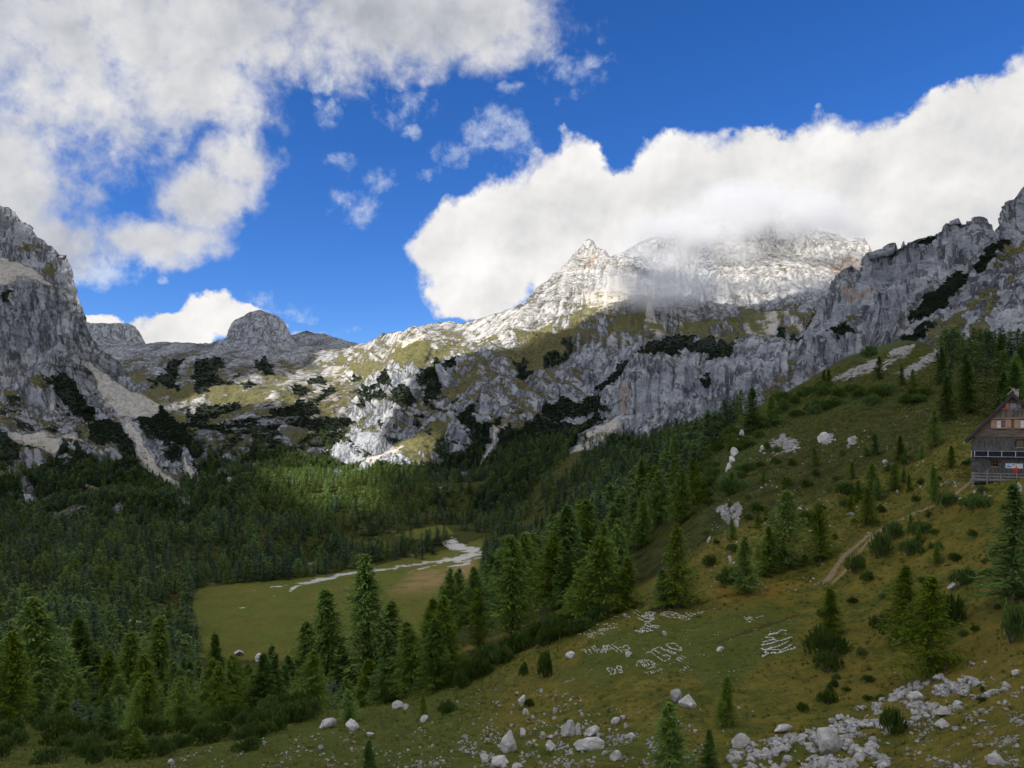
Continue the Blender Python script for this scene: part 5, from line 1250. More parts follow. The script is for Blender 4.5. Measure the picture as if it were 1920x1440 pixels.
def plant_bush(px, py, w, h, label, group=None):
    """w, h: seen width and height in picture units, (px, py) the middle of the foot."""
    q = hit(px, py); s = q[1] / F0
    e = bpy.data.objects.new('dwarf_pine', None); COL.objects.link(e); e.empty_display_size = .2
    i = random.randrange(len(BUSH))
    e.location = (q[0], q[1] + w * s * .25, ground_z(q[0], q[1] + w * s * .25)[0] - 0.05)
    e.scale = (w * s / 2 * .9, w * s / 2 * .9, h * s / .75); e.rotation_euler = (0, 0, random.uniform(0, 6.28))
    link('foliage', BUSH[i][0], e); link('stem', BUSH[i][1], e)
    return tag(e, label, 'shrub', group)
NAMED_BUSHES = [
 (1024, 1272, 36, 54, 'upright dark dwarf pine at the left end of the lettering lawn'),
 (980, 1268, 22, 22, 'small round dwarf pine left of the upright one by the lettering'),
 (1565, 1235, 92, 46, 'large low dwarf pine between the stone rows and the big feathery larch'),
 (1785, 1180, 78, 62, 'big round dwarf pine right of the upper heath larch'),
 (1685, 1376, 58, 52, 'spiky dwarf pine growing in the middle of the boulder field'),
 (1815, 1094, 58, 34, 'flat-topped dwarf pine below the path bend at right'),
 (1652, 1048, 40, 42, 'round dwarf pine at the right side of the forked path'),
 (1710, 1042, 42, 28, 'round dwarf pine right of the one beside the forked path'),
 (1680, 1012, 36, 28, 'small dwarf pine above the pair beside the path'),
 (1735, 1000, 66, 26, 'long dwarf pine lying below the hut path'),
 (1780, 950, 40, 26, 'left dwarf pine on the bank below the hut'),
 (1838, 955, 70, 30, 'wide dwarf pine on the bank right below the hut'),
 (1600, 930, 70, 26, 'broad dwarf pine left of the larch clump above the path'),
 (1400, 885, 44, 18, 'low dwarf pine below the pale rock spur'),
 (1375, 925, 66, 26, 'dwarf pine on the left brow of the hillside'),
 (1905, 1206, 44, 64, 'tall dwarf pine cut by the right edge of the picture'),
 (1556, 1320, 44, 24, 'brownish dwarf pine above the boulder field'),
 (1508, 1335, 26, 18, 'small dwarf pine left of the brownish one'),
 (1640, 1180, 18, 24, 'tiny upright dwarf pine in the heath, left of two'),
 (1657, 1190, 18, 26, 'tiny upright dwarf pine in the heath, right of two'),
 (1606, 1075, 36, 32, 'dwarf pine at the foot of the forked path'),
 (992, 1326, 22, 18, 'little green pine growing over a boulder at bottom centre'),
 (840, 1338, 46, 20, 'flat dwarf pine on the grass below the forest edge'),
 (1555, 1262, 56, 30, 'withered brown and green dwarf pine below the large low one'),
 (1628, 1092, 30, 18, 'small dwarf pine right below the path foot'),
 (1520, 990, 60, 24, 'dwarf pine at the foot of the hillside larches'),
 (1330, 1065, 30, 20, 'dwarf pine beside the conical larch on the left hillside'),
 (1380, 1098, 70, 26, 'dark dwarf pine under the conical larch'),
 (575, 1342, 46, 24, 'dark dwarf pine left of the big pale boulder'),
 (520, 1352, 60, 26, 'spreading dwarf pine left of the pale boulders at lower left'),
 (385, 1395, 90, 34, 'long low dwarf pine on the grass at lower left'),
 (455, 1410, 60, 22, 'low dwarf pine nearest the lower left stones'),
]
for (px, py, w, h, lab) in NAMED_BUSHES: plant_bush(px, py, w, h, lab)
# hedge of dwarf pine along the hill edge and scrub at the lower left
HEDGE = lambda px: 'dwarf pine of the dense hedge along the forest, ' + ('at its lower left end' if px < 930 else 'in its middle' if px < 1020 else 'at its upper right end')
for t in np.linspace(0, 1, 26):
    px = 850 + 260 * t; py = 1302 - 122 * t - 40 * math.sin(t * 3.1) * .35
    plant_bush(px + random.uniform(-6, 6), py + random.uniform(-14, 3), random.uniform(40, 58), random.uniform(24, 36), HEDGE(px), 'hedge along the forest edge')
SCRUB = lambda px, py: ('upper' if py < 1380 else 'middle' if py < 1405 else 'lower') + ' dwarf pine of the dark scrub ' + ('at the left edge' if px < 110 else 'below the broad larch' if px < 190 else 'below the three pointed larches' if px < 290 else 'by the leaning dead trunk' if px < 380 else 'below the bare-stemmed spruce' if px < 470 else 'left of the pale domed boulder')
for _ in range(64):
    px = random.uniform(-20, 560); py = np.interp(px, [0, 300, 560], [1372, 1376, 1342]) + random.uniform(-14, 62) * (1.0 if px < 330 else .5)
    plant_bush(px, py, random.uniform(40, 80), random.uniform(20, 36), SCRUB(px, py), 'scrub at the lower left')
HILLP = lambda px, py: ('upper' if py < 760 else 'middle' if py < 840 else 'lower' if py < 920 else 'lowest') + ' dwarf pine of the hillside thicket ' + ('above the slender tall larch' if px < 1300 else 'beside the pale rock spur' if px < 1400 else 'round the crest spruce' if px < 1470 else 'along the crest under the grey cliff' if px < 1570 else 'below the pale rock slabs' if px < 1660 else 'above the upper footpath')
cnt = 0
rg = np.random.default_rng(77)
while cnt < 70:
    px, py = rg.uniform(1300, 1900), rg.uniform(500, 1010)
    if min(float(poly_sd(np.array([px]), np.array([py]), p)[0]) for p in PINES_HILL) < -2:
        plant_bush(px, py, rg.uniform(26, 44), rg.uniform(13, 20), HILLP(px, py), 'thickets on the right hillside crest'); cnt += 1
SLOPEP = lambda px, py: 'small dwarf pine on the right hillside, ' + ('high up under the crest' if py < 900 else 'among the hillside larches' if py < 1000 else 'beside the forked path' if py < 1090 else 'in the heath round the heath larches' if py < 1230 else 'just above the boulder field') + (', left part' if px < 1560 else ', middle part' if px < 1720 else ', right part')
for _ in range(100):
    px, py = rg.uniform(1330, 1900), rg.uniform(830, 1330)
    if py < 870 and px > 1790: continue
    if min(float(line_sd(np.array([px]), np.array([py]), p)[0]) for p in PATHS) < 8 or (px < 1540 and py > 1110): continue
    plant_bush(px, py, rg.uniform(12, 30), rg.uniform(8, 16), SLOPEP(px, py), 'scattered shrubs on the right hillside')

YOUNG = lambda px, py: 'young larch on the right hillside, ' + ('under the crest' if py < 880 else 'near the larch clump' if py < 960 else 'beside the forked path') + (', left part' if px < 1500 else ', middle part' if px < 1640 else ', right part')
cnt = 0
while cnt < 24:
    px, py = rg.uniform(1360, 1800), rg.uniform(800, 1060)
    if min(float(line_sd(np.array([px]), np.array([py]), p)[0]) for p in PATHS) < 8: continue
    plant_tree(px, py, py - rg.uniform(18, 44), 'larch', cnt, YOUNG(px, py), 'young larches on the right hillside', wide=rg.uniform(.9, 1.3)); cnt += 1

# ------------------------------------------------------------------ dead wood
def dead_tree(px, py, top, lean, branches, label):
    q = hit(px, py); h = (py - top) / F0 * q[1]; rg = random.Random(int(px))
    e = bpy.data.objects.new('dead_tree', None); COL.objects.link(e); e.location = (q[0], q[1], q[2] - .1); e.empty_display_size = .3
    ax = lambda t: Vector((lean * h * t, 0, h * t))
    tv, tf = tube([ax(t) for t in (0, .3, .6, .85, 1)], [.16, .13, .09, .05, .02], 7)
    link('trunk', mesh_from('trunk', tv, tf, M_DEAD, smooth=True), e)
    for b in range(branches):
        t = .25 + .7 * b / branches; a = rg.uniform(0, 6.28); L = h * .18 * (1.1 - t) * rg.uniform(.6, 1.3)
        d_ = Vector((math.cos(a), math.sin(a), rg.uniform(-.25, .1))) * L
        tv, tf = tube([ax(t), ax(t) + d_ * .6, ax(t) + d_ + Vector((0, 0, -.08 * L))], [.03, .02, .008], 4)
        link('branch', mesh_from('branch', tv, tf, M_DEAD), e)
    return tag(e, label, 'dead tree')
dead_tree(9, 1330, 1180, 0.04, 22, 'bare grey dead conifer at the left edge')
dead_tree(336, 1362, 1326, 0.55, 4, 'leaning bleached dead trunk at lower left')

# ------------------------------------------------------------------ grass tussocks on the near hill
def tuft(seed):
    rg = random.Random(seed); V, Fc = [], []
    for b in range(16):
        a = rg.uniform(0, 6.28); r = rg.uniform(0, .35); c = Vector((r * math.cos(a), r * math.sin(a), -.05))
        d_ = Vector((math.cos(a) * rg.uniform(.2, .9), math.sin(a) * rg.uniform(.2, .9), rg.uniform(.6, 1.1))) * rg.uniform(.5, 1)
        w = d_.cross(Vector((0, 0, 1))).normalized() * .07
        k = len(V); V.extend([tuple(c - w), tuple(c + w), tuple(c + d_)]); Fc.append((k, k + 1, k + 2))
    return V, Fc
tprotos = bpy.data.collections.new('tussock_kinds')
for s in range(4):
    V, Fc = tuft(700 + s); tprotos.objects.link(bpy.data.objects.new('tussock', mesh_from('tussock', V, Fc, M_GRASS)))
px, d, rg = scatter(120000, -40, 1960, 30, 250, 51)
pyg = ground_py(px, d)
dens = 0.30 + 0.5 * (fbm(np.stack([d * (px - CX) / F0 / 6, d / 6, np.zeros_like(d)], 1), 3) + .2) + 0.2 * (px > 1500)
lush = cover(px, pyg, LUSH, (), 14.0)
ok = (pyg < 1470) & ((d < 112) | (px > 1290)) & (rg.random(len(d)) < dens * (1 - .7 * lush)) & (cover(px, pyg, (), PATHS, 2.0) < .3)
px, d = px[ok], d[ok]; X = d * (px - CX) / F0
tp = np.c_[X, d, ground_z(X, d), rg.uniform(.14, .42, ok.sum()) * np.interp(d, [60, 120, 250], [1, 1.5, 2.4])]
instance_stuff('tussock_grass', tp, tprotos, 4, 'olive and brown tussock grass covering the hillside', 'grass', 43, 0.15)

# ------------------------------------------------------------------ boxes
def add_box(V, Fc, x0, x1, y0, y1, z0, z1):
    k = len(V)
    V += [(x0, y0, z0), (x1, y0, z0), (x1, y1, z0), (x0, y1, z0), (x0, y0, z1), (x1, y0, z1), (x1, y1, z1), (x0, y1, z1)]
    Fc += [(k, k + 3, k + 2, k + 1), (k + 4, k + 5, k + 6, k + 7), (k, k + 1, k + 5, k + 4), (k + 1, k + 2, k + 6, k + 5), (k + 2, k + 3, k + 7, k + 6), (k + 3, k, k + 4, k + 7)]
def boxes(name, lst, mat, parent, label=None, kind=None):
    V, Fc = [], []
    for b in lst: add_box(V, Fc, *b)
    o = link(name, mesh_from(name, V, Fc, mat), parent)
    if label: o['label'] = label
    if kind: o['kind'] = kind
    return o
def prism(name, poly, y0, y1, mat, parent):
    """Polygon in the x-z plane pushed from y0 to y1."""
    n = len(poly); V = [(x, y0, z) for x, z in poly] + [(x, y1, z) for x, z in poly]
    Fc = [tuple(range(n)), tuple(range(2 * n - 1, n - 1, -1))] + [(i, i + n, (i + 1) % n + n, (i + 1) % n) for i in range(n)]
    return link(name, mesh_from(name, V, Fc, mat), parent)

M_SHINGLE = plain_mat('weathered_shingle', (0.055, 0.052, 0.052), (0.155, 0.15, 0.15), 5.0, 0.9, (1, 1, .3))
M_SIDING = plain_mat('weathered_siding', (0.085, 0.062, 0.050), (0.23, 0.175, 0.14), 2.5, 0.9, (.3, 1, 3.0))
M_BOARD = plain_mat('grey_brown_boards', (0.10, 0.082, 0.07), (0.25, 0.205, 0.17), 2.5, 0.9, (3, 1, .25))
M_FRAMEW = plain_mat('brown_window_wood', (0.13, 0.065, 0.035), (0.22, 0.12, 0.07), 6.0, 0.7)
M_SHUTTER = plain_mat('light_shutter_wood', (0.36, 0.22, 0.14), (0.52, 0.33, 0.21), 5.0, 0.7, (3, 1, .4))
M_BEAM = plain_mat('pale_beam_wood', (0.27, 0.20, 0.15), (0.42, 0.33, 0.26), 4.0, 0.8, (.3, 1, 2))
M_ROOF = plain_mat('dark_roof_boards', (0.030, 0.030, 0.033), (0.085, 0.085, 0.09), 3.0, 0.8, (1, .3, 1))
M_FASCIA = plain_mat('dark_fascia', (0.028, 0.024, 0.022), (0.07, 0.062, 0.056), 4.0, 0.8)
M_STONE = plain_mat('foundation_stone', (0.20, 0.19, 0.18), (0.42, 0.40, 0.38), 2.5, 0.95, (1, 1, 1), 0.1)
M_ALU = plain_mat('panel_frame_metal', (0.42, 0.43, 0.45), (0.55, 0.56, 0.58), 3.0, 0.4, spec=0.5)
M_CELL = plain_mat('solar_cell', (0.010, 0.013, 0.022), (0.022, 0.028, 0.045), 6.0, 0.18, spec=0.5)
M_CURT = plain_mat('white_curtain', (0.62, 0.62, 0.62), (0.75, 0.75, 0.75), 8.0, 0.9)
M_BANNER = plain_mat('white_banner', (0.58, 0.62, 0.68), (0.75, 0.77, 0.80), 2.0, 0.7)
M_INK = plain_mat('blue_print', (0.10, 0.20, 0.42), (0.16, 0.28, 0.52), 5.0, 0.7)
M_REDP = plain_mat('red_print', (0.45, 0.06, 0.05), (0.55, 0.09, 0.07), 5.0, 0.7)
M_FLAG = plain_mat('blue_cloth', (0.05, 0.14, 0.38), (0.08, 0.22, 0.52), 4.0, 0.9)
M_RAIL = plain_mat('grey_rail_wood', (0.16, 0.15, 0.14), (0.30, 0.285, 0.27), 5.0, 0.9, (.3, 1, 1))
def glass_mat():
    m, g = new_mat('window_glass')
    finish(g, principled(g, (0.012, 0.013, 0.016), 0.06, None, 0.6)); return m
M_GLASS = glass_mat()
def sky_glass_mat():
    m, g = new_mat('sky_tinted_glass')
    finish(g, principled(g, (0.16, 0.20, 0.27), 0.05, None, 0.8)); return m  # pale blue base colour stands in for reflected sky
M_GLASS2 = sky_glass_mat()

def build_hut():
    th = R(33.0)
    d0 = 92.0; base = unproj(1822, 897, d0)
    hut = bpy.data.objects.new('mountain_hut', None); COL.objects.link(hut)
    hut.location = base; hut.rotation_euler = (0, 0, -th)
    tag(hut, 'weathered shingled mountain hut with steep gable roof and solar panels at the right edge', 'hut')
    W, HW, AP, DEP = 8.2, 5.0, 9.75, 11.0; C = W / 2
    # foundation and wall core
    boxes('foundation', [(-0.12, W + 0.12, -0.12, DEP, -2.6, 0.02)], M_STONE, hut)
    boxes('wall', [(0.06, W - 0.06, 0.06, DEP - .06, 0.0, HW)], M_FASCIA, hut)
    # shingle courses, each shingle its own little board
    rg = random.Random(4); V, Fc = [], []
    z = 0.02; row = 0
    holes = [(2.0, 2.75, 1.42, 2.3), (4.45, 5.2, 3.75, 4.65)]
    while z < HW - 0.08:
        x = -0.03 + (row % 2) * 0.11
        while x < W + .03:
            w = rg.uniform(.17, .27); x1 = min(x + w, W + .03)
            if not any(x1 > h[0] and x < h[1] and z + .3 > h[2] and z < h[3] for h in holes):
                k = len(V); dz = rg.uniform(-.025, .025); yo = rg.uniform(-.015, .015); zt = min(z + .36, HW - .005)
                V += [(x, -0.055 + yo, z + dz), (x1 - .015, -0.055 + yo, z + dz), (x1 - .015, 0.05, zt), (x, 0.05, zt), (x, -0.02 + yo, z + dz), (x1 - .015, -0.02 + yo, z + dz)]
                Fc += [(k, k + 1, k + 2, k + 3), (k, k + 4, k + 5, k + 1)]
            x = x1
        z += 0.26; row += 1
    o = link('shingles', mesh_from('shingles', V, Fc, M_SHINGLE), hut); o['kind'] = 'stuff'; o['label'] = 'grey wooden shingle cladding of the two lower storeys'
    # gable: horizontal logs below, upright boards above
    def half(zz): return (AP - zz) / (AP - HW) * C
    prism('gable_wall', [(0.05, HW), (W - 0.05, HW), (C, AP - .06)], 0.04, DEP - .04, M_FASCIA, hut)
    V, Fc = [], []; z = HW + .01; zl = 7.18
    win = [(1.95 + .55, 3.95 - .55, 6.0, 6.98), (W - 3.95 + .55, W - 1.95 - .55, 6.0, 6.98)]
    while z < zl:
        h = rg.uniform(.20, .27); hw = half(z + h * .5) - .02
        seg = [(C - hw, C + hw)]
        for wx0, wx1, wz0, wz1 in win:
            if z + h > wz0 and z < wz1: seg = [s for a, b in seg for s in ((a, min(b, wx0)), (max(a, wx1), b)) if s[1] - s[0] > .02]
        for a, b in seg: add_box(V, Fc, a, b, -0.03 - rg.uniform(0, .03), 0.03, z, min(z + h - .018, zl))
        z += h
    o = link('log_siding', mesh_from('log_siding', V, Fc, M_SIDING), hut); o['kind'] = 'stuff'
    V, Fc = [], []; x = C - half(zl) + .02
    while x < C + half(zl) - .05:
        w = rg.uniform(.14, .2); xm = x + w / 2; ztop = AP - abs(xm - C) / C * (AP - HW) - .14
        for a, b in ((zl + .02, ztop),):
            if 3.75 < xm < 4.6 and ztop > 8.35: a2 = [(zl + .02, 8.30), (8.95, ztop)]
            else: a2 = [(a, b)]
            for p, q in a2:
                if q - p > .05: add_box(V, Fc, x, x + w - .02, -0.04 - rg.uniform(0, .025), .03, p, q)
        x += w
    o = link('gable_boards', mesh_from('gable_boards', V, Fc, M_BOARD), hut); o['kind'] = 'stuff'
    # balcony parapet under the attic window with a dark gap
    V, Fc = [], []; x = 2.95
    while x < 5.6:
        if not 4.12 < x < 4.5: add_box(V, Fc, x, x + .15, -.16, -.11, 7.25, 8.12)
        x += .18
    o = link('parapet_boards', mesh_from('parapet_boards', V, Fc, M_BOARD), hut); o['kind'] = 'stuff'
    boxes('parapet_rail', [(2.9, 5.65, -.20, -.09, 8.12, 8.19)], M_BEAM, hut)
    boxes('ledge_beam', [(C - half(zl) + .1, C + half(zl) - .1, -.22, .0, 7.10, 7.22)], M_BEAM, hut)
    boxes('eave_beam', [(-.1, W + .1, -.10, .04, HW - .06, HW + .07)], M_SIDING, hut)
    # windows
    def window(x0, x1, z0, z1, wide=.07, panes=2, glass=M_GLASS, frame_m=M_FRAMEW, sill=True, curtain=False):
        w = boxes('window', [(x0 + wide, x1 - wide, -.015, .035, z0 + wide, z1 - wide)], glass, hut)
        boxes('frame', [(x0, x0 + wide, -.09, .06, z0, z1), (x1 - wide, x1, -.09, .06, z0, z1), (x0 + wide, x1 - wide, -.09, .06, z1 - wide, z1), (x0 + wide, x1 - wide, -.09, .06, z0, z0 + wide)], frame_m, w)
        bars = []
        for i in range(1, panes): xm = x0 + (x1 - x0) * i / panes; bars.append((xm - .02, xm + .02, -.05, .0, z0 + wide, z1 - wide))
        bars.append((x0 + wide, x1 - wide, -.052, -.003, (z0 + z1) / 2 - .018, (z0 + z1) / 2 + .018))
        boxes('glazing_bar', bars, frame_m, w)
        if sill: boxes('sill', [(x0 - .1, x1 + .1, -.2, -.05, z0 - .07, z0 - .003)], M_BEAM, w)
        if curtain: boxes('curtain', [(x0 + wide, x0 + (x1 - x0) * .48, -.03, -.018, z0 + wide, z1 - wide)], M_CURT, w)
        return w
    window(2.02, 2.72, 1.45, 2.25, panes=2)
    w = window(4.48, 5.16, 3.78, 4.6, panes=1); boxes('hood', [(4.33, 5.3, -.32, -.02, 4.66, 4.72)], M_FASCIA, w)
    for (a, b) in ((1.95, 3.95), (W - 3.95, W - 1.95)):
        w = window(a + .52, b - .52, 6.0, 6.95, panes=2, frame_m=M_SHUTTER, curtain=True)
        for x0, x1 in ((a, a + .5), (b - .5, b)):
            sh = boxes('shutter', [(x0, x1, -.13, -.075, 5.98, 6.98)], M_SHUTTER, hut)
            boxes('batten', [(x0 + .05, x1 - .05, -.16, -.131, 6.12, 6.2), (x0 + .05, x1 - .05, -.16, -.131, 6.75, 6.83)], M_BEAM, sh)
    w = window(3.78, 4.56, 8.32, 8.92, panes=1, glass=M_GLASS2)
    for x0, x1 in ((3.40, 3.76), (4.58, 4.94)): boxes('shutter', [(x0, x1, -.12, -.07, 8.35, 8.95)], M_SHUTTER, hut)
    boxes('flower_box', [(3.05, 3.7, -.34, -.18, 8.2, 8.36)], M_REDP, hut)
    # roof slabs with fascia
    ex, ez = -0.62, HW - 0.72 * 0.62 * (AP - HW) / C * .0 - .62 * (AP - HW) / C
    sl = math.hypot(C, AP - HW); nx, nzv = -(AP - HW) / sl, C / sl
    for sgn, nm in ((1, 'roof'), (-1, 'roof')):
        def mirror(x): return x if sgn == 1 else W - x
        lo = (ex, ez + .12); hi = (C - (.002 if sgn == 1 else -.002) * sgn, AP + .12); t = .2
        P = [lo, hi, (hi[0], hi[1] + t * 1.35), (lo[0] + nx * t, lo[1] + nzv * t)]
        P = [(mirror(x), z) for x, z in P]
        if sgn == -1: P = P[::-1]
        rf = prism(nm, P, -.62, DEP + .5, M_ROOF, hut)
        lo2, hi2 = (ex - .04, ez - .10), (C, AP - .12)
        Q = [lo2, hi2, (hi2[0], hi2[1] + .26), (lo2[0], lo2[1] + .26)]; Q = [(mirror(x), z) for x, z in Q]
        if sgn == -1: Q = Q[::-1]
        prism('barge_board', Q, -.70, -.625, M_FASCIA, rf)
        boxes('gutter', [(mirror(ex - .12) - .06, mirror(ex - .12) + .06, -.6, DEP + .45, ez - .08, ez + .02)], M_ALU, rf)
    # ridge: chimney stones and crossed finial
    ch = boxes('chimney', [(C + .15, C + .62, 1.3, 1.8, AP - .1, AP + .75)], M_STONE, hut); boxes('chimney_cap', [(C + .08, C + .69, 1.23, 1.87, AP + .76, AP + .85)], M_STONE, ch)
    V, Fc = tube([(C - .5, -.66, AP + .1), (C - .1, -.66, AP + .55), (C + .2, -.66, AP + .95)], [.07, .07, .04], 6); V2, F2 = tube([(C + .5, -.78, AP + .1), (C + .1, -.78, AP + .55), (C - .2, -.78, AP + .95)], [.07, .07, .04], 6)
    link('finial', mesh_from('finial', V + V2, Fc + [tuple(i + len(V) for i in f) for f in F2], M_BEAM), hut)
    # drain pipe from the left eave
    V, Fc = tube([(-.75, .0, ez + .1), (-.72, -.35, ez - .05), (-.35, -.45, ez + .35)], [.035, .035, .035], 6); link('drain_pipe', mesh_from('drain_pipe', V, Fc, M_ALU), hut)
    # solar awning
    zt, zb, pw = 3.25, 2.62, 1.34
    for i in range(6):
        x0 = .33 + i * (pw + .015)
        def quad(x_0, x_1, off): return [(x_0, -.10 - off * .6, zt - .0 + off * .75), (x_1, -.10 - off * .6, zt + off * .75), (x_1, -.92 - off * .6, zb + off * .75), (x_0, -.92 - off * .6, zb + off * .75)]
        a, b = quad(x0, x0 + pw, .0), quad(x0, x0 + pw, .05)
        Fq = [(3, 2, 1, 0), (4, 5, 6, 7), (0, 1, 5, 4), (1, 2, 6, 5), (2, 3, 7, 6), (3, 0, 4, 7)]
        p = link('solar_panel', mesh_from('solar_panel', a + b, Fq, M_CELL), hut)
        V, Fc = [], []
        for (s0, s1) in ((b[0], b[1]), (b[1], b[2]), (b[2], b[3]), (b[3], b[0])):
            tv, tf = tube([s0, s1], [.03, .03], 4); Fc += [tuple(j + len(V) for j in f) for f in tf]; V += tv
        link('panel_frame', mesh_from('panel_frame', V, Fc, M_ALU), p)
    V, Fc = [], []
    for x0 in (-.02, .3):
        for s0, s1 in (((x0, -.92, zb), (x0, -.06, zt + .1)), ((x0, -.92, zb), (x0, -.06, zb - .12)), ((x0, -.07, zt + .1), (x0, -.07, zb - .12))):
            tv, tf = tube([s0, s1], [.028, .028], 5); Fc += [tuple(j + len(V) for j in f) for f in tf]; V += tv
    link('bracket', mesh_from('bracket', V, Fc, M_ALU), hut)
    # banner on the wall
    bn = boxes('banner', [(3.4, 5.1, -.12, -.09, 1.32, 1.88)], M_BANNER, hut, 'white banner with blue print hung on the lower wall')
    boxes('print', [(3.55, 3.95, -.126, -.1205, 1.42, 1.58), (4.0, 4.15, -.126, -.1205, 1.62, 1.72), (3.6, 3.8, -.126, -.1205, 1.66, 1.74)], M_INK, bn)
    boxes('print', [(4.12, 4.3, -.126, -.1205, 1.66, 1.78)], M_REDP, bn)
    # blue cloth below the attic window
    c = prism('cloth', [(4.32, 7.86), (4.56, 7.90), (4.60, 8.28), (4.34, 8.3)], -.235, -.22, M_FLAG, hut)
    c['label'] = 'blue cloth hanging from the attic parapet'
    return hut, base, th
HUT, HUT_BASE, HUT_TH = build_hut()
def hut_pt(x, y, z): return HUT.matrix_basis @ Vector((x, y, z))

# ------------------------------------------------------------------ terrace in front of the hut
def build_terrace():
    t = bpy.data.objects.new('terrace_railing', None); COL.objects.link(t); t.location = HUT_BASE; t.rotation_euler = (0, 0, -HUT_TH)
    tag(t, 'grey wooden terrace railing of boards and posts at the foot of the hut', 'railing')
    for x in (.15, 1.55, 2.9, 4.4, 6.0, 7.6): boxes('post', [(x, x + .13, -2.35, -2.22, -1.1, (1.15 if x == 1.55 else .82))], M_RAIL, t)
    for z in (.02, .36, .70): boxes('rail', [(.0, 8.6, -2.41, -2.352, z, z + .11)], M_RAIL, t)
    boxes('deck', [(.0, 8.6, -2.2, -.13, -.16, -.04)], M_RAIL, t)
    w = bpy.data.objects.new('firewood_stack', None); COL.objects.link(w); w.location = HUT_BASE; w.rotation_euler = (0, 0, -HUT_TH)
    tag(w, 'low stack of firewood under the terrace railing', 'firewood')
    rg = random.Random(9)
    for i in range(46):
        x = .1 + (i % 23) * .15; z = -.9 + (i // 23) * .16
        V, Fc = tube([(x, -2.75, z), (x + rg.uniform(-.02, .02), -2.42, z + rg.uniform(-.02, .02))], [.07, .065], 7)
        Fc.append(tuple(range(6, -1, -1)))
        link('log', mesh_from('log', V, Fc, M_BEAM if rg.random() < .5 else M_SIDING), w)
build_terrace()

# ------------------------------------------------------------------ person in a red jacket, seen from behind at the banner
M_RED = plain_mat('red_jacket_cloth', (0.42, 0.030, 0.022), (0.58, 0.055, 0.035), 6.0, 0.8)
M_TROUSER = plain_mat('dark_trousers', (0.016, 0.017, 0.020), (0.035, 0.036, 0.042), 6.0, 0.9)
M_SKIN = plain_mat('skin', (0.42, 0.25, 0.18), (0.50, 0.31, 0.23), 8.0, 0.6)
M_HAIR = plain_mat('brown_hair', (0.035, 0.022, 0.014), (0.08, 0.05, 0.03), 9.0, 0.7)
def build_person():
    """Skin-modifier body in metres, feet at z=0, facing +Y."""
    J = {'pelvis': (0, 0, .95), 'waist': (0, 0, 1.1), 'chest': (0, .01, 1.3), 'neck': (0, .02, 1.47), 'head0': (0, .04, 1.56), 'head1': (0, .05, 1.70)}
    for s, n in ((-1, 'l'), (1, 'r')):
        J.update({'hip' + n: (.10 * s, 0, .90), 'knee' + n: (.11 * s, .03, .50), 'ank' + n: (.12 * s, -.02, .09), 'toe' + n: (.13 * s, .16, .04),
                  'sho' + n: (.19 * s, .01, 1.40), 'elb' + n: (.27 * s, -.01, 1.14), 'wri' + n: (.20 * s, .20, 1.06), 'palm' + n: (.17 * s, .28, 1.07)})
    E = [('pelvis', 'waist'), ('waist', 'chest'), ('chest', 'neck'), ('neck', 'head0'), ('head0', 'head1')]
    Rr = {'pelvis': (.165, .12), 'waist': (.15, .11), 'chest': (.18, .125), 'neck': (.062, .062), 'head0': (.085, .10), 'head1': (.075, .09)}
    for n in 'lr':
        E += [('pelvis', 'hip' + n), ('hip' + n, 'knee' + n), ('knee' + n, 'ank' + n), ('ank' + n, 'toe' + n), ('chest', 'sho' + n), ('sho' + n, 'elb' + n), ('elb' + n, 'wri' + n), ('wri' + n, 'palm' + n)]
        Rr.update({'hip' + n: (.095, .095), 'knee' + n: (.065, .065), 'ank' + n: (.05, .05), 'toe' + n: (.045, .035), 'sho' + n: (.075, .075), 'elb' + n: (.052, .052), 'wri' + n: (.034, .034), 'palm' + n: (.036, .022)})
        s = -1 if n == 'l' else 1
        for f in range(5):
            a, b = 'f%d%s' % (f, n), 'g%d%s' % (f, n)
            if f == 4: J[a] = (.17 * s - .045 * s, .29, 1.08); J[b] = (.17 * s - .065 * s, .33, 1.08)
            else: J[a] = (.17 * s + (f - 1.5) * .019, .335, 1.075 - .004 * f); J[b] = (.17 * s + (f - 1.5) * .019, .37 - .008 * abs(f - 1), 1.055)
            E += [('palm' + n, a), (a, b)]; Rr[a] = (.009, .009); Rr[b] = (.008, .008)
    names = list(J); me = bpy.data.meshes.new('body'); me.from_pydata([J[k] for k in names], [(names.index(a), names.index(b)) for a, b in E], [])
    o = bpy.data.objects.new('body', me); COL.objects.link(o)
    sk = o.modifiers.new('skin', 'SKIN'); sk.use_smooth_shade = True
    lay = me.skin_vertices[0] if me.skin_vertices else None
    if lay is None:
        bpy.context.view_layer.objects.active = o
        bpy.ops.mesh.customdata_skin_add(); lay = me.skin_vertices[0]
    for i, k in enumerate(names): lay.data[i].radius = Rr[k]; lay.data[i].use_root = (k == 'pelvis')
    sb = o.modifiers.new('sub', 'SUBSURF'); sb.levels = 1; sb.render_levels = 1
    dg = bpy.context.evaluated_depsgraph_get(); me2 = bpy.data.meshes.new_from_object(o.evaluated_get(dg)); bpy.data.objects.remove(o)
    for m in (M_RED, M_TROUSER, M_SKIN, M_HAIR): me2.materials.append(m)
    for p in me2.polygons:
        c = p.center; p.use_smooth = True
        hand = c.y > .22 and .95 < c.z < 1.2
        p.material_index = 2 if (hand or (c.z > 1.46 and not (c.z > 1.58 and c.y < .08))) else (3 if c.z > 1.46 else (0 if c.z > .88 else 1))
    return me2
pm = build_person()
person = bpy.data.objects.new('person', None); COL.objects.link(person)
person.location = hut_pt(4.45, -1.2, -.04); person.rotation_euler = (0, 0, -HUT_TH + .15)
tag(person, 'person in red jacket and dark trousers standing at the banner by the hut', 'person')
link('body', pm, person)
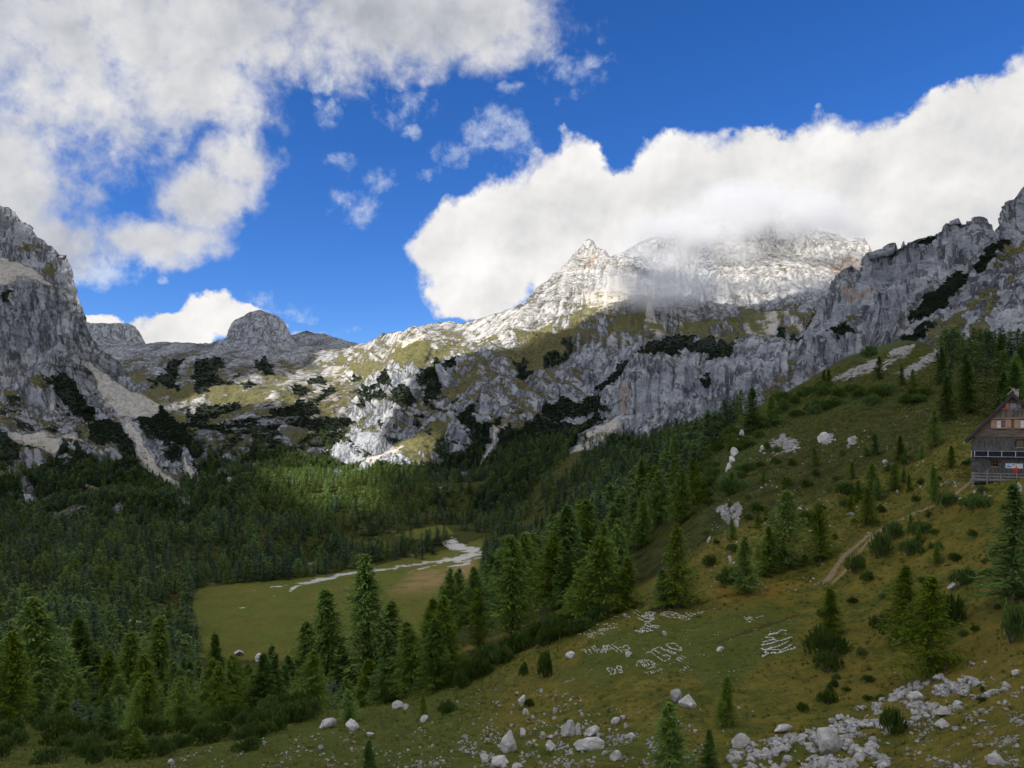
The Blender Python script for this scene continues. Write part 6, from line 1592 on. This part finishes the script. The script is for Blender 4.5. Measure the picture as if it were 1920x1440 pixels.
# second hut: small grey-roofed shed at the meadow edge
def build_shed():
    q = hit(448, 1229); e = bpy.data.objects.new('small_shed', None); COL.objects.link(e); e.location = (q[0], q[1], q[2] - .2); e.rotation_euler = (0, 0, .5)
    tag(e, 'tiny shed with pale grey roof at the near edge of the meadow', 'shed')
    boxes('wall', [(-2, 2, -1.5, 1.5, -.5, 1.9)], M_SIDING, e)
    prism('gable', [(-2.0, 1.9), (2.0, 1.9), (0, 3.0)], -1.45, 1.45, M_BOARD, e)
    boxes('door', [(-.5, .3, -1.56, -1.5, 0, 1.7)], M_FASCIA, e)
    for s in (1, -1):
        P = [(-2.5 * s, 1.72), (0, 3.05), (0, 3.2), (-2.5 * s, 1.87)]
        prism('roof', P if s == 1 else P[::-1], -1.9, 1.9, M_ALU, e)
build_shed()

# ------------------------------------------------------------------ limestone rocks
def rock_mat():
    m, g = new_mat('limestone_boulder')
    tc = g.new('ShaderNodeTexCoord').outputs['Object']; oi = g.new('ShaderNodeObjectInfo')
    v = g.vm('ADD', tc, g.vm('SCALE', oi.outputs['Location'], 0.37))
    n = g.noise(v, 1.3, 5, .65); n2 = g.noise(v, 7.0, 5, .7); n3 = g.noise(g.vm('MULTIPLY', v, (1, 1, 3.5)), 2.2, 5, .65, dist=1.0)
    c = g.mix(g.step(n, .35, .65), (0.42, 0.41, 0.40), (0.68, 0.66, 0.635))
    c = g.mix(g.mul(g.step(n2, .54, .68), .6), c, (0.15, 0.15, 0.155))
    c = g.mix(g.mul(g.step(n3, .55, .68), .5), c, (0.72, 0.70, 0.67))
    hs = g.new('ShaderNodeHueSaturation'); g.put(hs.inputs['Value'], g.mad(oi.outputs['Random'], .35, .85)); g.l.new(c, hs.inputs['Color'])
    finish(g, principled(g, hs.outputs[0], .92, bump(g, g.add(g.mul(n3, .8), g.mul(n2, .45)), .22, .9), .15))
    return m
M_ROCK = rock_mat()
def rock_mesh(name, seed, sub, sharp=0.3, flat=.7):
    rg = np.random.default_rng(seed)
    bm = bmesh.new(); bmesh.ops.create_icosphere(bm, subdivisions=sub, radius=1.0)
    co = np.array([v.co[:] for v in bm.verts])
    # cut by random planes for flat broken faces, then roughen
    for _ in range(16):
        nrm = rg.normal(size=3); nrm /= np.linalg.norm(nrm); h = rg.uniform(.36, .80)
        dd = co @ nrm; k = dd > h; co[k] -= np.outer(dd[k] - h, nrm) * .92
    co += (co / (np.linalg.norm(co, axis=1)[:, None] + 1e-6)) * (sharp * .35 * fbm(co * 1.4 + seed * 3.1, 3) + .10 * sharp * fbm(co * 5 + seed, 3))[:, None]
    co[:, 2] *= flat
    co[:, 2] -= co[:, 2].min() * .55 + .0
    co /= np.abs(co[:, :2]).max()
    for v, c in zip(bm.verts, co): v.co = c
    me = bpy.data.meshes.new(name); bm.to_mesh(me); bm.free(); me.materials.append(M_ROCK)
    me.polygons.foreach_set('use_smooth', np.full(len(me.polygons), sub > 3))
    return me
ROCKS = [rock_mesh('rock', 40 + i, 3, .5, random.uniform(.55, .95)) for i in range(12)]
BIGS = [rock_mesh('boulder', 80 + i, 4, .55, random.uniform(.7, 1.1)) for i in range(6)]
def put_rock(px, py, w, h, label, group=None, big=False, name=None, i=None):
    q = hit(px, py + h * .30); s = q[1] / F0
    me = (BIGS if big else ROCKS)[(random.randrange(99) if i is None else i) % (len(BIGS) if big else len(ROCKS))]
    zmax = max(v.co.z for v in me.vertices); zmin = min(v.co.z for v in me.vertices)
    o = link(name or ('boulder' if big else 'rock'), me, None, None, (random.uniform(-.15, .15), random.uniform(-.15, .15), random.uniform(0, 6.28)))
    hs = h * s / (zmax - zmin) * 1.05; rr = w * s / 2
    o.scale = (rr, rr * random.uniform(.8, 1.1), hs)
    o.location = (q[0], q[1] + rr * .3, ground_z(q[0], q[1] + rr * .3)[0] - zmin * hs - h * s * .22)
    return tag(o, label, 'boulder' if big else 'rock', group)
NAMED_ROCKS = [
 (955, 1396, 48, 46, 1, 'largest grey boulder, egg-shaped, at bottom centre'), (980, 1378, 18, 20, 0, 'square block leaning on the largest boulder at bottom centre'),
 (1066, 1370, 32, 34, 1, 'rounded boulder with a deep crack right of the largest one'), (908, 1424, 22, 18, 0, 'rounded rock at the lower left of the largest boulder'),
 (936, 1432, 38, 22, 1, 'broad pale rock just below the largest boulder'), (968, 1440, 26, 14, 0, 'flat rock on the bottom edge below the largest boulder'),
 (1019, 1380, 18, 16, 0, 'pointed rock between the largest and the cracked boulder'), (1030, 1402, 28, 22, 1, 'stained boulder below the cracked boulder'),
 (1105, 1398, 62, 26, 1, 'long striped slab right of the cracked boulder'), (1112, 1374, 40, 22, 1, 'tilted ribbed slab above the long striped slab'), (1084, 1370, 12, 22, 0, 'yellowish upright stone beside the cracked boulder'),
 (985, 1337, 18, 15, 0, 'pale rock below the little pine at bottom centre'), (1041, 1333, 14, 14, 0, 'wedge-shaped rock above the cracked boulder'), (980, 1316, 18, 22, 0, 'grey rock half hidden behind the little pine'),
 (1155, 1354, 20, 17, 0, 'white rock at the left of a small cluster right of the slabs'), (1168, 1346, 14, 12, 0, 'middle rock of the small cluster right of the slabs'), (1173, 1361, 12, 12, 0, 'lowest rock of the small cluster right of the slabs'),
 (1268, 1306, 30, 28, 1, 'left half of the broken boulder below the stone lettering'), (1288, 1318, 34, 28, 1, 'right half of the broken boulder below the stone lettering'),
 (1180, 1380, 22, 9, 0, 'thin flat slab right of the striped slabs'), (1154, 1420, 32, 22, 1, 'leaning oblong boulder near the bottom edge'),
 (612, 1358, 38, 24, 1, 'large pale domed boulder at lower left centre'), (662, 1364, 30, 24, 1, 'wedge-shaped grey boulder right of the pale domed one'),
 (744, 1323, 30, 14, 1, 'long low grey boulder at the forest edge'), (762, 1326, 14, 13, 0, 'white rock at the right end of the long low boulder'), (692, 1378, 17, 8, 0, 'flat rock right below the wedge-shaped boulder'),
 (600, 1403, 12, 12, 0, 'rounded rock below the pale domed boulder'), (795, 1350, 22, 14, 0, 'pale broken rock left of the stone scatter'), (1068, 1230, 24, 14, 1, 'grey boulder at the left end of the middle lettering row'),
 (1178, 1228, 18, 10, 0, 'grey rock between the two middle lettering words'), (1350, 1218, 20, 12, 0, 'rock on the bright grass left of the stone rows'), (1248, 1188, 12, 10, 0, 'oblong rock below the top lettering row'),
 (1396, 1392, 40, 26, 1, 'rounded brownish boulder at the left end of the boulder field'), (1470, 1368, 38, 18, 1, 'flat pale boulder at the upper left of the boulder field'), (1556, 1396, 52, 52, 1, 'tall triangular grey boulder in the boulder field'),
 (1720, 1308, 38, 24, 1, 'broad pale boulder in the upper middle of the boulder field'), (1768, 1358, 32, 20, 1, 'rounded boulder right of the spiky dwarf pine'), (1770, 1336, 40, 18, 1, 'jagged rock above the rounded boulder right of the pine'),
 (1760, 1272, 24, 12, 0, 'pale oblong rock below the big feathery larch'), (1810, 1300, 30, 13, 1, 'smooth grey rock at the upper end of the boulder field'), (1842, 1333, 15, 11, 0, 'lone block right of the boulder field'),
 (1868, 1424, 34, 20, 1, 'pale rounded boulder at the bottom right corner'), (1906, 1262, 22, 12, 0, 'pale slab at the right edge above the boulder field'), (1512, 905, 10, 8, 0, 'small white rock on the open hillside left of the larch clump'),
 (1500, 955, 13, 9, 0, 'white rock left above the tall hillside larch'), (1790, 1100, 26, 15, 0, 'white rocks under the flat-topped dwarf pine'), (1597, 963, 18, 8, 0, 'flat white rock left of the larch clump above the path'),
 (1430, 840, 12, 9, 0, 'rock by the left outcrop under the crest'), (1492, 842, 14, 10, 0, 'rounded rock right of the left outcrop under the crest'), (1597, 826, 16, 16, 0, 'blocky rock in the middle of the upper hillside'),
 (1548, 822, 26, 22, 1, 'pale craggy rock high on the open hillside'), (1662, 866, 12, 8, 0, 'pale rock beside the small dark trees on the slope'), (1330, 1012, 8, 14, 0, 'upright pale stone on the left brow of the hillside'),
 (1370, 1050, 9, 16, 0, 'narrow upright stone above the conical larch'), (1380, 984, 16, 16, 0, 'pale rock below the brown outcrop on the left brow'), (253, 1175, 44, 26, 1, 'white broken rock in the dark wood left of the meadow'),
 (486, 1234, 24, 18, 1, 'white dark-streaked boulder at the near edge of the meadow'), (452, 1370, 16, 12, 0, 'broken pale rock under the trees left of the domed boulder'), (473, 1390, 12, 10, 0, 'left of two small pale rocks at lower left'), (493, 1394, 11, 7, 0, 'right of two small pale rocks at lower left'),
 (1366, 878, 15, 20, 1, 'lowest block of the pale rock spur on the left brow'), (1372, 866, 12, 20, 0, 'second block from the foot of the pale rock spur'), (1379, 850, 15, 24, 1, 'broad middle block of the pale rock spur'),
 (1385, 832, 11, 20, 0, 'narrow block above the middle of the pale rock spur'), (1391, 814, 10, 18, 0, 'topmost block of the pale rock spur'), (322, 1430, 14, 13, 0, 'lone pale rock on the bottom edge at left'), (1912, 922, 16, 34, 0, 'pale rock rib on the bank below the hut'),
]
for i, (px, py, w, h, b, lab) in enumerate(NAMED_ROCKS): put_rock(px, py, w, h, lab, None, bool(b), i=i)
rg = np.random.default_rng(91)
FIELD = [(1345, 1445), (1380, 1402), (1500, 1372), (1590, 1335), (1690, 1292), (1780, 1262), (1862, 1262), (1892, 1292), (1800, 1330), (1720, 1352), (1660, 1400), (1700, 1445)]
def fill(poly, n, smin, smax, label, group, soft=0, where=None):
    P = np.array(poly); c = 0; t = 0
    while c < n and t < n * 30:
        t += 1
        px, py = rg.uniform(P[:, 0].min(), P[:, 0].max()), rg.uniform(P[:, 1].min(), P[:, 1].max())
        if float(poly_sd(np.array([px]), np.array([py]), poly)[0]) > -soft * rg.random(): continue
        w = smin + (smax - smin) * rg.random() ** 2.2
        sz = 'larger' if w > smin + (smax - smin) * .45 else 'smaller' if w < smin + (smax - smin) * .12 else 'middle-sized'
        spot = next(s for lim, s in (where or ((9999, ''),)) if px < lim)
        put_rock(px, py, w, w * rg.uniform(.45, .85), sz + ' ' + label + spot, group); c += 1
fill(FIELD, 150, 6, 21, 'pale rock of the boulder field, ', 'rocks of the boulder field', where=((1420, 'round the brownish boulder at its left end'), (1500, 'below the flat pale boulder'), (1550, 'left of the triangular boulder'), (1600, 'right of the triangular boulder'), (1660, 'left of the spiky dwarf pine'), (1720, 'round the spiky dwarf pine'), (1790, 'right of the spiky dwarf pine'), (9999, 'at its upper right end')))
fill([(880, 1440), (860, 1390), (900, 1330), (980, 1290), (1050, 1300), (1120, 1340), (1200, 1340), (1240, 1400), (1200, 1440)], 75, 5, 13, 'white rock on the grass ', 'rocks around the largest boulder', where=((930, 'left of the largest boulder'), (985, 'round the largest boulder'), (1045, 'between the largest and the cracked boulder'), (1100, 'round the cracked boulder'), (1150, 'right of the striped slab'), (9999, 'beside the leaning oblong boulder')))
fill([(560, 1440), (600, 1390), (760, 1370), (880, 1330), (900, 1400), (860, 1440)], 30, 4, 9, 'white rock at the bottom edge ', 'stone scatter at bottom left', where=((690, 'below the pale domed boulder'), (790, 'left of the thin young larch'), (9999, 'right of the thin young larch')))
fill([(1340, 1440), (1240, 1370), (1300, 1290), (1420, 1330), (1380, 1400)], 16, 4, 10, 'white rock on the grass ', 'rocks round the lone larch', where=((1300, 'left of the lone crooked larch'), (1360, 'just below the lone crooked larch'), (9999, 'right of the lone crooked larch')))
fill([(1700, 1445), (1760, 1400), (1900, 1360), (1920, 1445)], 26, 5, 16, 'pale rock in the heath at bottom right, ', 'rocks at the bottom right corner', where=((1780, 'below the spiky dwarf pine'), (1850, 'left of the rounded corner boulder'), (9999, 'round the rounded corner boulder')))
fill([(1330, 1000), (1430, 830), (1600, 800), (1740, 870), (1640, 960), (1500, 1000), (1360, 1110)], 40, 4, 9, 'white rock on the upper open hillside, ', 'rocks on the upper hillside', where=((1420, 'on its left brow'), (1500, 'above the tall hillside larch'), (1580, 'below the pale craggy rock'), (1650, 'left of the larch clump'), (9999, 'between the larch clump and the hut')))
# countless small stones
sprot = bpy.data.collections.new('stone_kinds')
for s in range(5): sprot.objects.link(bpy.data.objects.new('stone', rock_mesh('stone', 140 + s, 2, .5, .75)))
sp = []
for poly, n, a, b in ((FIELD, 2300, .06, .30), ([(300, 1440), (420, 1390), (760, 1360), (900, 1290), (1000, 1270), (1080, 1300), (1200, 1330), (1300, 1360), (1340, 1440)], 900, .04, .16),
                      ([(1700, 1440), (1700, 1360), (1800, 1330), (1920, 1290), (1920, 1440)], 380, .03, .14), ([(1070, 1290), (1080, 1170), (1300, 1130), (1500, 1150), (1400, 1280), (1250, 1300)], 170, .03, .10),
                      ([(1330, 1110), (1340, 900), (1450, 820), (1700, 790), (1800, 900), (1620, 1010), (1520, 1110)], 420, .05, .22), ([(1520, 1100), (1660, 985), (1700, 965), (1680, 990), (1590, 1060), (1560, 1100)], 130, .05, .15),
                      ([(1660, 1240), (1900, 1240), (1910, 1310), (1700, 1310)], 90, .04, .16), ([(1760, 910), (1820, 885), (1900, 905), (1880, 930), (1780, 940)], 90, .06, .25), ([(760, 1440), (1300, 1440), (1250, 1380), (900, 1360)], 600, .03, .16)):
    P = np.array(poly); c = rg.uniform(P.min(0), P.max(0), (n * 4, 2)); inside = poly_sd(c[:, 0], c[:, 1], poly) < 0
    cl = fbm(np.stack([c[:, 0] / 45, c[:, 1] / 25, np.zeros(len(c))], 1), 2); inside &= cl > .04
    c = c[inside][:n]; q = hits(c[:, 0], c[:, 1])
    sp += [(w[0], w[1], w[2], a + (b - a) * rg.random() ** 2) for w in q]
instance_stuff('scattered_stones', np.array(sp), sprot, 5, 'countless small white stones strewn over the grass', 'stones', 44, 0.3)

# ------------------------------------------------------------------ words laid out with white stones on the lawn
def A(x, y): return (1060 + x / 8.0, 1120 + y / 8.0)
def B(x, y): return (1300 + x / 8.0, 1120 + y / 8.0)
def ell(cx, cy, rx, ry, n=18, a0=0.0, a1=6.283): return [(cx + rx * math.cos(a0 + (a1 - a0) * i / n), cy + ry * math.sin(a0 + (a1 - a0) * i / n)) for i in range(n + 1)]
WORDS = [
 ('large letters DR laid out with white stones on the lawn', A, [[(625, 1070), (690, 1165)], [(625, 1070), (700, 1065), (750, 1110), (745, 1150), (690, 1165)], [(765, 1045), (815, 1130)], [(765, 1045), (800, 1035), (850, 1050), (835, 1090), (790, 1090)], [(820, 1092), (870, 1130)], [(800, 1138), (868, 1136)]], 1.0),
 ('word of stone letters ending in an O beside the grey boulder', A, [[(240, 800), (290, 785), (322, 830)], [(290, 812), (355, 866)], [(352, 780), (402, 852)], [(385, 742), (440, 800), (486, 842)], [(430, 720), (490, 832)], [(430, 720), (400, 770)], [(500, 790), (545, 832), (572, 722)], [(572, 722), (604, 832)], [(604, 720), (560, 830)], [(610, 716), (628, 770)], [(640, 720), (785, 826)], [(640, 720), (612, 832)], [(622, 790), (700, 768)], [(702, 712), (800, 790)], [(750, 732), (862, 832)], [(800, 765), (852, 742)], [(862, 770), (890, 725), (930, 730), (968, 772), (930, 800), (872, 796), (862, 770)]], 1.0),
 ('word TITO in white stones with a large angular O', A, [[(1500, 712), (1560, 695), (1640, 700), (1752, 776), (1700, 796), (1590, 776), (1500, 712)], [(1340, 800), (1512, 900)], [(1290, 802), (1420, 742)], [(1430, 762), (1622, 862)], [(1520, 792), (1672, 862)], [(1610, 835), (1745, 800)], [(1205, 840), (1240, 828), (1300, 830), (1340, 868), (1430, 930), (1472, 970), (1560, 932), (1572, 890), (1500, 862)]], 1.0),
 ('round emblem with strokes inside it, laid with white stones', A, [ell(1200, 1012, 135, 66, 30, 2.6, 2.6 + 5.2), [(1100, 950), (1200, 1062)], [(1150, 962), (1232, 1052)], [(1178, 930), (1222, 1040)], [(1222, 960), (1262, 1032)], [(1282, 970), (1312, 1024)], [(1120, 985), (1180, 975)]], .9),
 ('small low word in stones under the round emblem', A, [[(1200, 1130), (1262, 1115)], [(1215, 1130), (1252, 1162)], [(1272, 1112), (1302, 1152)], [(1302, 1105), (1335, 1140)], [(1335, 1098), (1365, 1128)], [(1365, 1088), (1400, 1120)], [(1400, 1075), (1432, 1105)], [(1430, 1070), (1462, 1092)]], .75),
 ('small stone letters below the word with the angular O', A, [[(1655, 930), (1745, 972)], [(1680, 900), (1780, 945)], [(1730, 880), (1800, 910)], [(1690, 905), (1660, 935)]], .85),
 ('faint little stone word right of the round emblem', A, [[(1710, 1120), (1760, 1130)], [(1760, 1080), (1800, 1110)], [(1785, 1050), (1830, 1080)], [(1815, 1022), (1850, 1060)], [(1720, 1100), (1760, 1085)]], .7),
 ('bold stone word of slanting strokes in the upper middle', A, [[(1030, 506), (1160, 500), (1160, 532), (1035, 512)], [(1232, 380), (1100, 522)], [(1240, 392), (1300, 430), (1415, 440)], [(1195, 430), (1290, 452), (1392, 466)], [(1170, 462), (1315, 502)], [(1150, 490), (1245, 524)], [(1300, 505), (1210, 525)]], 1.2),
 ('dense looping stone letters at the top of the knoll', A, [[(1090, 320), (1242, 382)], [(1150, 282), (1300, 342)], [(1160, 262), (1150, 300)], [(1200, 230), (1342, 300)], [(1242, 220), (1352, 240)], [(1282, 332), (1345, 312)], ell(1260, 262, 60, 22, 14), ell(1230, 300, 60, 22, 14), [(1240, 382), (1330, 330)], [(1300, 222), (1345, 262)]], 1.2),
 ('long oval of stones with scribbled letters at the top right of the knoll', A, [[(1420, 260), (1500, 226), (1620, 222), (1700, 260), (1800, 292), (1870, 332)], [(1420, 262), (1560, 300), (1700, 312), (1800, 345), (1865, 335)], [(1470, 265), (1540, 245), (1600, 275), (1660, 255)], [(1560, 240), (1640, 285)], [(1620, 235), (1720, 300)], [(1700, 270), (1780, 315)]], 1.1),
 ('small V of stones at the top right of the knoll', A, [[(1800, 230), (1872, 292), (1920, 268), (1985, 240), (2060, 236)], [(1860, 240), (1960, 262)], [(1880, 280), (1830, 255)], [(1990, 218), (2100, 222)]], .9),
 ('small stone mark at the upper left of the looping letters', A, [[(1000, 235), (1060, 190), (1130, 240)], [(1040, 230), (1110, 285)], [(1010, 240), (1060, 250)]], .8),
 ('heap of stone strokes left of the looping letters', A, [[(860, 262), (975, 305)], [(880, 250), (960, 270)], [(860, 280), (900, 290)], [(680, 320), (720, 335)], [(720, 292), (780, 300)], [(900, 300), (970, 290)]], 1.0),
 ('ragged long word in stones on the left of the knoll', A, [[(240, 450), (300, 480), (380, 500)], [(280, 440), (330, 470)], [(150, 580), (200, 545), (250, 565)], [(285, 552), (380, 590), (430, 605)], [(330, 540), (440, 585)], [(380, 520), (470, 575)], [(430, 420), (500, 410)], [(420, 500), (460, 560)], [(480, 490), (560, 545)], [(500, 480), (600, 510)], [(560, 412), (640, 405)], [(600, 490), (650, 500)], [(640, 425), (700, 440)], [(660, 480), (730, 460)], [(700, 400), (780, 405)], [(480, 545), (600, 560)], [(330, 600), (430, 612)], [(720, 455), (780, 455)], [(560, 480), (640, 470)]], 1.0),
 ('five parallel rows of white stones on the bright grass', B, [[(1130, 575), (1240, 552), (1330, 490), (1390, 512)], [(1040, 632), (1090, 605), (1150, 608), (1210, 620), (1225, 650), (1260, 668)], [(1040, 680), (1130, 660), (1200, 640)], [(1015, 722), (1140, 706), (1250, 670), (1330, 655), (1400, 630), (1480, 600)], [(1020, 770), (1060, 798), (1160, 770), (1250, 752), (1320, 720), (1400, 676), (1455, 648)], [(1050, 800), (1180, 790), (1310, 798), (1390, 765), (1500, 705)], [(1030, 895), (1080, 872), (1110, 855), (1200, 838), (1260, 848), (1340, 825)], [(1330, 825), (1420, 795), (1470, 790), (1540, 765)], [(1380, 552), (1395, 550)], [(1040, 835), (1100, 830)]], 1.3),
 ('knot of stones on the grass above the rows', B, [[(770, 325), (830, 300), (870, 295), (890, 330), (925, 352)], [(790, 345), (850, 320), (880, 345)], [(800, 370), (870, 372)], [(940, 308), (980, 312)], [(990, 292), (1040, 285), (1050, 298)], [(820, 300), (810, 350)]], 1.0),
]
def stone_word(label, fn, strokes, sz):
    rg2 = np.random.default_rng(abs(hash(label)) % 1000 if False else len(label) * 7 + len(strokes))
    V, Fc = [], []; base = None
    for st in strokes:
        pts = [np.array(fn(*p)) for p in st]
        for a, b in zip(pts[:-1], pts[1:]):
            L = np.hypot(*(b - a)); n = max(1, int(L / 2.0))
            for i in range(n):
                p = a + (b - a) * ((i + rg2.uniform(.1, .9)) / n) + rg2.normal(0, .22, 2)
                q = hit(p[0], p[1])
                if base is None: base = q
                me = STONE_LOW[rg2.integers(len(STONE_LOW))]; s = .074 * sz * rg2.uniform(.6, 1.35); an = rg2.uniform(0, 6.28)
                ca, sa = math.cos(an), math.sin(an); k = len(V); st_ = rg2.uniform(1.0, 1.7)
                for c in me[0]: V.append((q[0] - base[0] + s * (ca * c[0] * st_ - sa * c[1]), q[1] - base[1] + s * (sa * c[0] * st_ + ca * c[1]), q[2] - base[2] + s * c[2] * .9 + s * .25))
                Fc += [tuple(j + k for j in f) for f in me[1]]
    o = bpy.data.objects.new('stone_lettering', None); COL.objects.link(o); o.location = tuple(base); o.empty_display_size = .3
    link('stones', mesh_from('stones', V, Fc, M_LETTER), o)['kind'] = 'stuff'
    return tag(o, label, 'lettering', 'words laid in stone on the lawn')
STONE_LOW = []
for s in range(6):
    me = rock_mesh('pebble', 160 + s, 1, .7, .8); STONE_LOW.append(([tuple(v.co) for v in me.vertices], [tuple(p.vertices) for p in me.polygons]))
M_LETTER = plain_mat('whitewashed_stone', (0.50, 0.49, 0.46), (0.74, 0.73, 0.70), 3.0, 0.9)
for (lab, fn, st, sz) in WORDS: stone_word(lab, fn, st, sz)

# ------------------------------------------------------------------ cloud veil clinging to the summit (real volume)
def build_mist():
    ctr = [(unproj(b[0], b[1], b[2]), b[3:6], b[6]) for b in MIST]
    lo = np.min([c - np.array(r) for c, r, w in ctr], 0) - 40; hi = np.max([c + np.array(r) for c, r, w in ctr], 0) + 40
    t = bpy.data.node_groups.new('mist_nodes', 'GeometryNodeTree')
    t.interface.new_socket('Geometry', in_out='INPUT', socket_type='NodeSocketGeometry'); t.interface.new_socket('Geometry', in_out='OUTPUT', socket_type='NodeSocketGeometry')
    g = NG(t); pos = g.new('GeometryNodeInputPosition').outputs[0]
    n1 = g.noise(pos, 0.0075, 5, .6); n2 = g.noise(pos, 0.028, 4, .6)
    cur = None
    for c, r, w in ctr:
        q = g.vm('MULTIPLY', g.vm('SUBTRACT', pos, tuple(c)), tuple(1.0 / x for x in r))
        f = g.mul(g.sub(1.0, g.vm('LENGTH', q)), w)
        cur = f if cur is None else g.m('SMOOTH_MAX', cur, f, .15)
    dn = g.add(cur, g.add(g.mul(g.sub(n1, .5), 1.5), g.mul(g.sub(n2, .5), .6)))
    dn = g.m('MAXIMUM', g.mul(g.sub(dn, .12), 1.0), 0.0)
    dn = g.m('MINIMUM', dn, .6)
    vc = g.new('GeometryNodeVolumeCube')
    g.put(vc.inputs['Density'], dn); vc.inputs['Min'].default_value = tuple(lo); vc.inputs['Max'].default_value = tuple(hi)
    res = ((hi - lo) / 11.0).astype(int)
    for k, v in zip(('X', 'Y', 'Z'), res): vc.inputs['Resolution ' + k].default_value = int(v)
    m, gm = new_mat('cloud_vapour')
    pv = gm.new('ShaderNodeVolumePrincipled'); pv.inputs['Color'].default_value = (.90, .915, .95, 1); pv.inputs['Density'].default_value = MIST_DENSITY; pv.inputs['Anisotropy'].default_value = .25
    pv.inputs['Density Attribute'].default_value = 'density'
    o_ = gm.new('ShaderNodeOutputMaterial'); gm.l.new(pv.outputs[0], o_.inputs['Volume'])
    sm = g.new('GeometryNodeSetMaterial'); sm.inputs['Material'].default_value = m
    g.l.new(vc.outputs[0], sm.inputs[0]); go = g.new('NodeGroupOutput'); g.l.new(sm.outputs[0], go.inputs[0]); g.new('NodeGroupInput')
    me = bpy.data.meshes.new('summit_cloud'); me.materials.append(m); o = bpy.data.objects.new('summit_cloud', me); COL.objects.link(o)
    md = o.modifiers.new('vapour', 'NODES'); md.node_group = t
    tag(o, 'grey-white cloud veil clinging to the summit and hiding its top', 'cloud', None, 'stuff')
MIST_DENSITY = 0.022
build_mist()
cy.volume_bounces = 4
cy.volume_step_rate = 2.0
